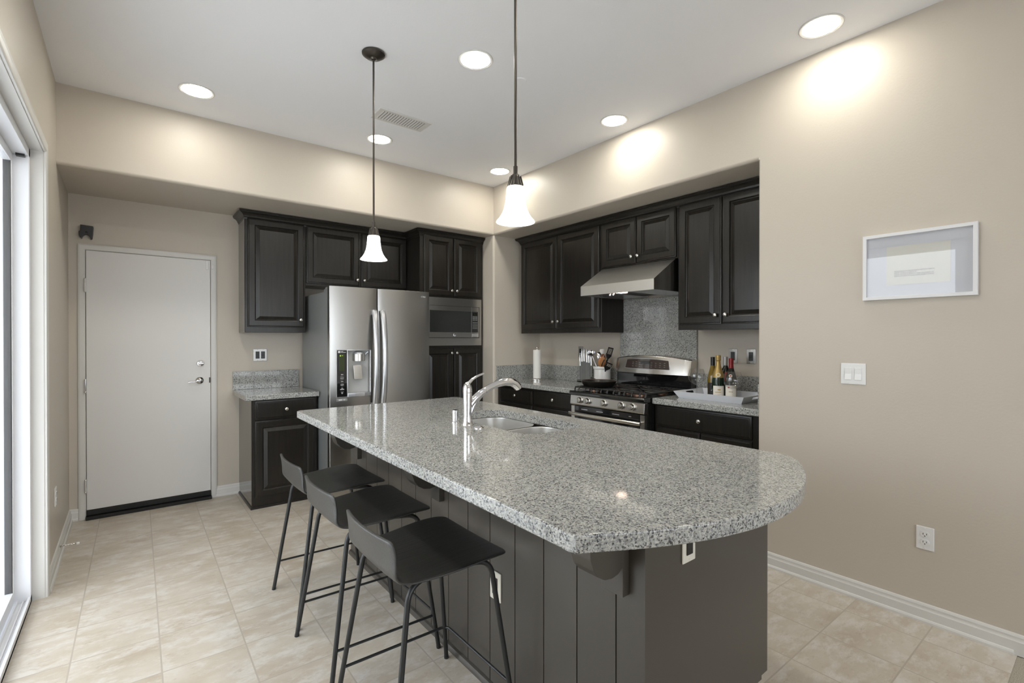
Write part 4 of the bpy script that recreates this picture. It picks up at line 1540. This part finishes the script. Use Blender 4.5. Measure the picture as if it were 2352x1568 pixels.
SX0, SX1, SY0, SY1 = 1.475, 1.885, 1.745, 2.535
cut(ctop, MB().prism(rrect(SX0, SX1, SY0, SY1, .10), IT0 - .05, IT1 + .05, 'z'))
tag(ctop, 'large speckled grey granite island top with a bowed near end', 'countertop')

sk = thing('kitchen_sink', 'double bowl stainless sink set under the island granite', 'sink', (1.68, 2.14, .70))
SO = Vector((1.68, 2.14, .70))
YD = 2.115


def sp(mb, name, m_, **k):
    bmesh.ops.translate(mb.bm, verts=mb.bm.verts, vec=-SO)
    return mb.build(name, m_, sk, **k)


for (ya, yb_) in ((SY0 - .006, YD - .010), (YD + .010, SY1 + .006)):
    rs = []
    xa, xb = SX0 - .006, SX1 + .006
    for ins, z, r in ((-.004, .8995, .104), (0, .8995, .10), (.004, .893, .096), (.010, .78, .09), (.014, .735, .085), (.030, .716, .07), (.060, .710, .05)):
        rs.append([(p[0], p[1], z) for p in rrect(xa + ins, xb - ins, ya + max(ins, 0 if ins > 0 else -.009), yb_ - max(ins, 0 if ins > 0 else -.009), r)])
    sp(MB().rings(rs, False, True), 'sink_bowl', 'steel_sink', angle=50)
    cy = (ya + yb_) / 2
    sp(MB().lathe([(.044, 0), (.040, .003), (.030, -.001), (.0002, -.002)], (1.68, cy, .7105), 28), 'drain', 'chrome')

fc = thing('kitchen_faucet', 'tall chrome pull-out faucet with curved spout on the island', 'faucet', (1.412, 2.166, IT1))
MB().lathe([(.0002, 0), (.031, 0), (.031, .004), (.027, .012), (.0235, .035), (.0225, .06), (.0235, .10), (.0245, .14), (.0245, .165), (.0240, .168), (.0250, .170), (.0252, .176), (.0240, .196), (.018, .214), (.010, .224), (.0002, .227)], (0, 0, 0), 40).build('faucet_body', 'chrome', fc)
sp2 = MB()
pts = [(.006, 0, .075), (.022, 0, .105), (.045, 0, .132), (.085, 0, .160), (.135, 0, .184), (.190, 0, .203), (.245, 0, .213), (.290, 0, .212), (.322, 0, .200), (.343, 0, .182), (.350, 0, .172)]
rad = [.010, .017, .021, .020, .0175, .0185, .0215, .0235, .0245, .0245, .022]
sp2.tube(pts, rad, 20)
sp2.tube([(.010, 0, .020), (.021, 0, .060), (.036, 0, .098), (.060, 0, .130), (.092, 0, .156)], [.008, .012, .015, .016, .014], 16)
sp2.build('spout', 'chrome', fc)
MB().tube([(.110, 0, .1725), (.114, 0, .1743)], [.0195, .0195], 20).build('spout_ring', 'nickel', fc)
lvh = MB().tube([(.004, 0, .214), (.016, 0, .226), (.034, 0, .240), (.058, 0, .252), (.080, 0, .260), (.105, 0, .266)], [.011, .009, .0075, .0065, .0055, .0065], 14)
lvh.build('lever_handle', 'chrome', fc)
tag(MB().lathe([(.0002, 0), (.024, 0), (.024, .003), (.0195, .005), (.0195, .060), (.0175, .066), (.0002, .068)], (1.406, 2.276, IT1), 32).build('air_gap', 'chrome', origin=(1.406, 2.276, IT1)), 'short chrome cylinder air gap left of the faucet', 'sink fitting')
tag(MB().lathe([(.0002, 0), (.026, 0), (.026, .003), (.018, .008), (.012, .012), (.0002, .013)], (1.402, 2.046, IT1), 32).build('sink_hole_cap', 'chrome', origin=(1.402, 2.046, IT1)), 'low round chrome cap on the granite right of the faucet', 'sink fitting')

# ------------------------------------------------------------------ bar stools


def make_stool(label):
    t = thing('bar_stool', label, 'bar stool', (0, 0, 0), 0, 'black bar stools along the island')
    # moulded ply shell, x forward, y across
    prof_ = [(.222, .626), (.214, .630), (.17, .634), (.10, .630), (.02, .623), (-.06, .618), (-.120, .617), (-.160, .620), (-.186, .629), (-.200, .645), (-.207, .668), (-.214, .700), (-.224, .740), (-.231, .764), (-.233, .771)]
    hw = [.202, .228, .236, .238, .232, .222, .213, .209, .206, .205, .204, .207, .208, .203, .186]
    nu = 14
    rows = []
    for (x, z), h in zip(prof_, hw):
        row = []
        for i in range(nu + 1):
            u = -1 + 2 * i / nu
            y_ = h * u
            k = max(0, min(1, (z - .645) / .08))
            dish = .008 * (u * u) * (1 - k)
            curve = .020 * (u * u) * k
            row.append((x + curve, y_, z + dish * (.5 if x > .15 else 1)))
        rows.append(row)
    mb = MB()
    mb.rings(rows, False, False, False)
    bmesh.ops.recalc_face_normals(mb.bm, faces=mb.bm.faces)
    seat = mb.build('seat', 'seat', t, angle=60, weighted=False)
    md = seat.modifiers.new('thickness', 'SOLIDIFY')
    md.thickness = .012
    md.offset = 0
    md2 = seat.modifiers.new('round', 'SUBSURF')
    md2.levels = 1
    md2.render_levels = 2
    r = .0095
    for sy in (-1, 1):
        # front leg: floor up to the bend, then back under the seat
        f_ = Vector((.243, sy * .245, 0)); tp = Vector((.168, sy * .188, .606))
        mb = MB()

        def bend(a_, b_, c_, n_=7, rr_=.05):
            d0 = (b_ - a_).normalized(); d1 = (c_ - b_).normalized()
            p0 = b_ - d0 * rr_; p1 = b_ + d1 * rr_
            return [a_] + [(p0 * (1 - s) ** 2 + b_ * 2 * s * (1 - s) + p1 * s ** 2) for s in [k_ / n_ for k_ in range(n_ + 1)]] + [c_]
        mid = Vector((-.01, sy * .150, .6185))
        mb.tube(bend(f_, tp, mid), r, 12)
        mb.lathe([(r + .0008, 0), (r + .0008, .012)], f_ , 12, (tp - f_).normalized())
        mb.build('leg', 'leg', t)
        b_ = Vector((-.240, sy * .245, 0)); tb_ = Vector((-.150, sy * .185, .606))
        mb = MB()
        mb.tube(bend(b_, tb_, mid), r, 12)
        mb.lathe([(r + .0008, 0), (r + .0008, .012)], b_, 12, (tb_ - b_).normalized())
        mb.build('leg', 'leg', t)
    # foot rail: a U running along both sides and across the front
    zf = .150
    fx = .243 - .075 * zf / .606 + .012
    bx = -.240 + .09 * zf / .606
    ly = .245 - .058 * zf / .606
    mb = MB()
    pts_ = [(bx, -ly, zf + .008), (fx - .03, -ly - .002, zf)]
    for k_ in range(7):
        a_ = -PI / 2 + PI / 2 * k_ / 6
        pts_.append((fx - .03 + .03 * math.cos(a_), -ly + .028 + .030 * math.sin(a_), zf))
    pts2 = [(p[0], -p[1], p[2]) for p in pts_][::-1]
    mb.tube(pts_ + pts2, .0055, 10)
    mb.build('foot_rail', 'leg', t)
    return t


st = make_stool('nearest bar stool, in front of the grooved panel outlet')
st.location = (.853, 1.605, 0)
dup(st, (.862, 2.178, 0), 'middle bar stool of the three at the island')
dup(st, (.878, 2.712, 0), 'bar stool farthest from the camera, in front of the fridge')

# ------------------------------------------------------------------ pendants
DROP = 3.038


def pendant(label, x, y):
    t = thing('pendant_light', label, 'pendant light', (x, y, DROP), 0, 'bell pendants over the island')
    MB().lathe([(.062, 0), (.065, -.003), (.064, -.010), (.045, -.024), (.018, -.030), (.012, -.038), (.0002, -.040)], (0, 0, 0), 40).build('canopy', 'bronze', t)
    MB().cyl((0, 0, -.03), (0, 0, -.985), .0055, 14).build('stem', 'bronze', t)
    MB().cyl((0, 0, -.965), (0, 0, -1.0), .0085, 14).build('stem_collar', 'bronze', t)
    fit = [(.0002, -.995), (.012, -.996), (.018, -1.004), (.020, -1.010), (.026, -1.030), (.030, -1.043), (.031, -1.046), (.029, -1.048), (.0002, -1.048)]
    mb = MB().lathe(fit, (0, 0, 0), 32)
    for k in range(8):
        a_ = k * PI / 4
        mb.tube([(.020 * math.cos(a_), .020 * math.sin(a_), -1.004), (.029 * math.cos(a_), .029 * math.sin(a_), -1.040)], .003, 6)
    mb.build('socket_cup', 'bronze', t)
    shp = [(.032, -1.046), (.035, -1.052), (.0365, -1.075), (.039, -1.100), (.0435, -1.125), (.052, -1.148), (.064, -1.167), (.073, -1.177), (.0755, -1.182), (.073, -1.181), (.061, -1.168), (.049, -1.149), (.041, -1.126), (.0365, -1.100), (.034, -1.075), (.0325, -1.054)]
    MB().lathe(shp, (0, 0, 0), 48, cap0=False, cap1=False).build('glass_shade', 'shade', t)
    MB().sphere((0, 0, -1.118), (.022, .022, .030), 16).build('bulb', 'bulb', t)
    return t


pn1 = pendant('bell pendant light with its round canopy in view, farther one', 1.109, 2.680)
dup(pn1, (1.1865, 1.4778, DROP), 'larger looking, nearer bell pendant light whose canopy is out of view')

# ------------------------------------------------------------------ ceiling fittings


def downlight():
    t = thing('ceiling_downlight', 'x', 'ceiling light', (0, 0, ZC), 0, 'recessed ceiling downlights')
    MB().lathe([(.103, 0), (.103, -.003), (.098, -.006), (.086, -.004), (.085, 0)], (0, 0, 0), 48, cap0=False, cap1=False).build('trim_ring', 'trim', t)
    MB().lathe([(.0855, -.001), (.085, -.003), (.05, -.006), (.0002, -.007)], (0, 0, 0), 48).build('lens', 'lens', t)
    return t


dl = downlight()
spots = [((.362, 3.812), 'downlight on the left of the ceiling above the white door wall'),
         ((1.605, 2.374), 'downlight in the ceiling middle between the two pendant stems'),
         ((1.622, 3.802), 'downlight partly crossed by the far pendant stem, below the vent'),
         ((2.852, 3.797), 'small looking downlight in the far corner beside the near pendant'),
         ((2.866, 2.388), 'downlight above the range hood near the soffit'),
         ((2.853, .997), 'nearest downlight at upper right above the bare beige wall'),
         ((.36, 2.388), 'downlight overhead left of the island, outside the frame'),
         ((1.605, .985), 'downlight overhead near the camera, outside the frame'),
         ((.36, .985), 'downlight overhead beside the sliding door, outside the frame')]
dl.location = (*spots[0][0], ZC)
dl['label'] = spots[0][1]
for (p, lab) in spots[1:]:
    dup(dl, (*p, ZC), lab)

vt = thing('air_vent', 'white slatted rectangular air vent in the ceiling', 'air vent', (1.612, 3.368, ZC))
vw, vd = .205, .093
fm = MB()
fm.rings([[(-a_, -b_, z), (a_, -b_, z), (a_, b_, z), (-a_, b_, z)] for a_, b_, z in ((vw, vd, 0), (vw, vd, -.004), (vw - .004, vd - .004, -.007), (vw - .030, vd - .026, -.007), (vw - .032, vd - .028, 0))], False, False)
fm.build('frame', 'trim', vt)
MB().box(-vw + .03, -vd + .026, -.0015, vw - .03, vd - .026, -.0005).build('duct_opening', 'grey_duct', vt)
sl = MB()
ns_ = 17
for i in range(ns_):
    x = -vw + .036 + (2 * vw - .072) * i / (ns_ - 1)
    sl.prism([(x - .0078, -.006), (x + .0052, -.009), (x + .0052, -.0082), (x - .0078, -.0052)], -vd + .026, vd - .026, 'y')
sl.build('slats', 'trim', vt)
tag(MB().lathe([(.0002, 0), (.041, 0), (.041, -.003), (.037, -.006), (.0002, -.006)], (1.957, 2.390, ZC), 32).build('sprinkler_cover', 'ceiling', origin=(1.957, 2.390, ZC)), 'flat round white cover plate on the ceiling behind the near pendant stem', 'ceiling cover')
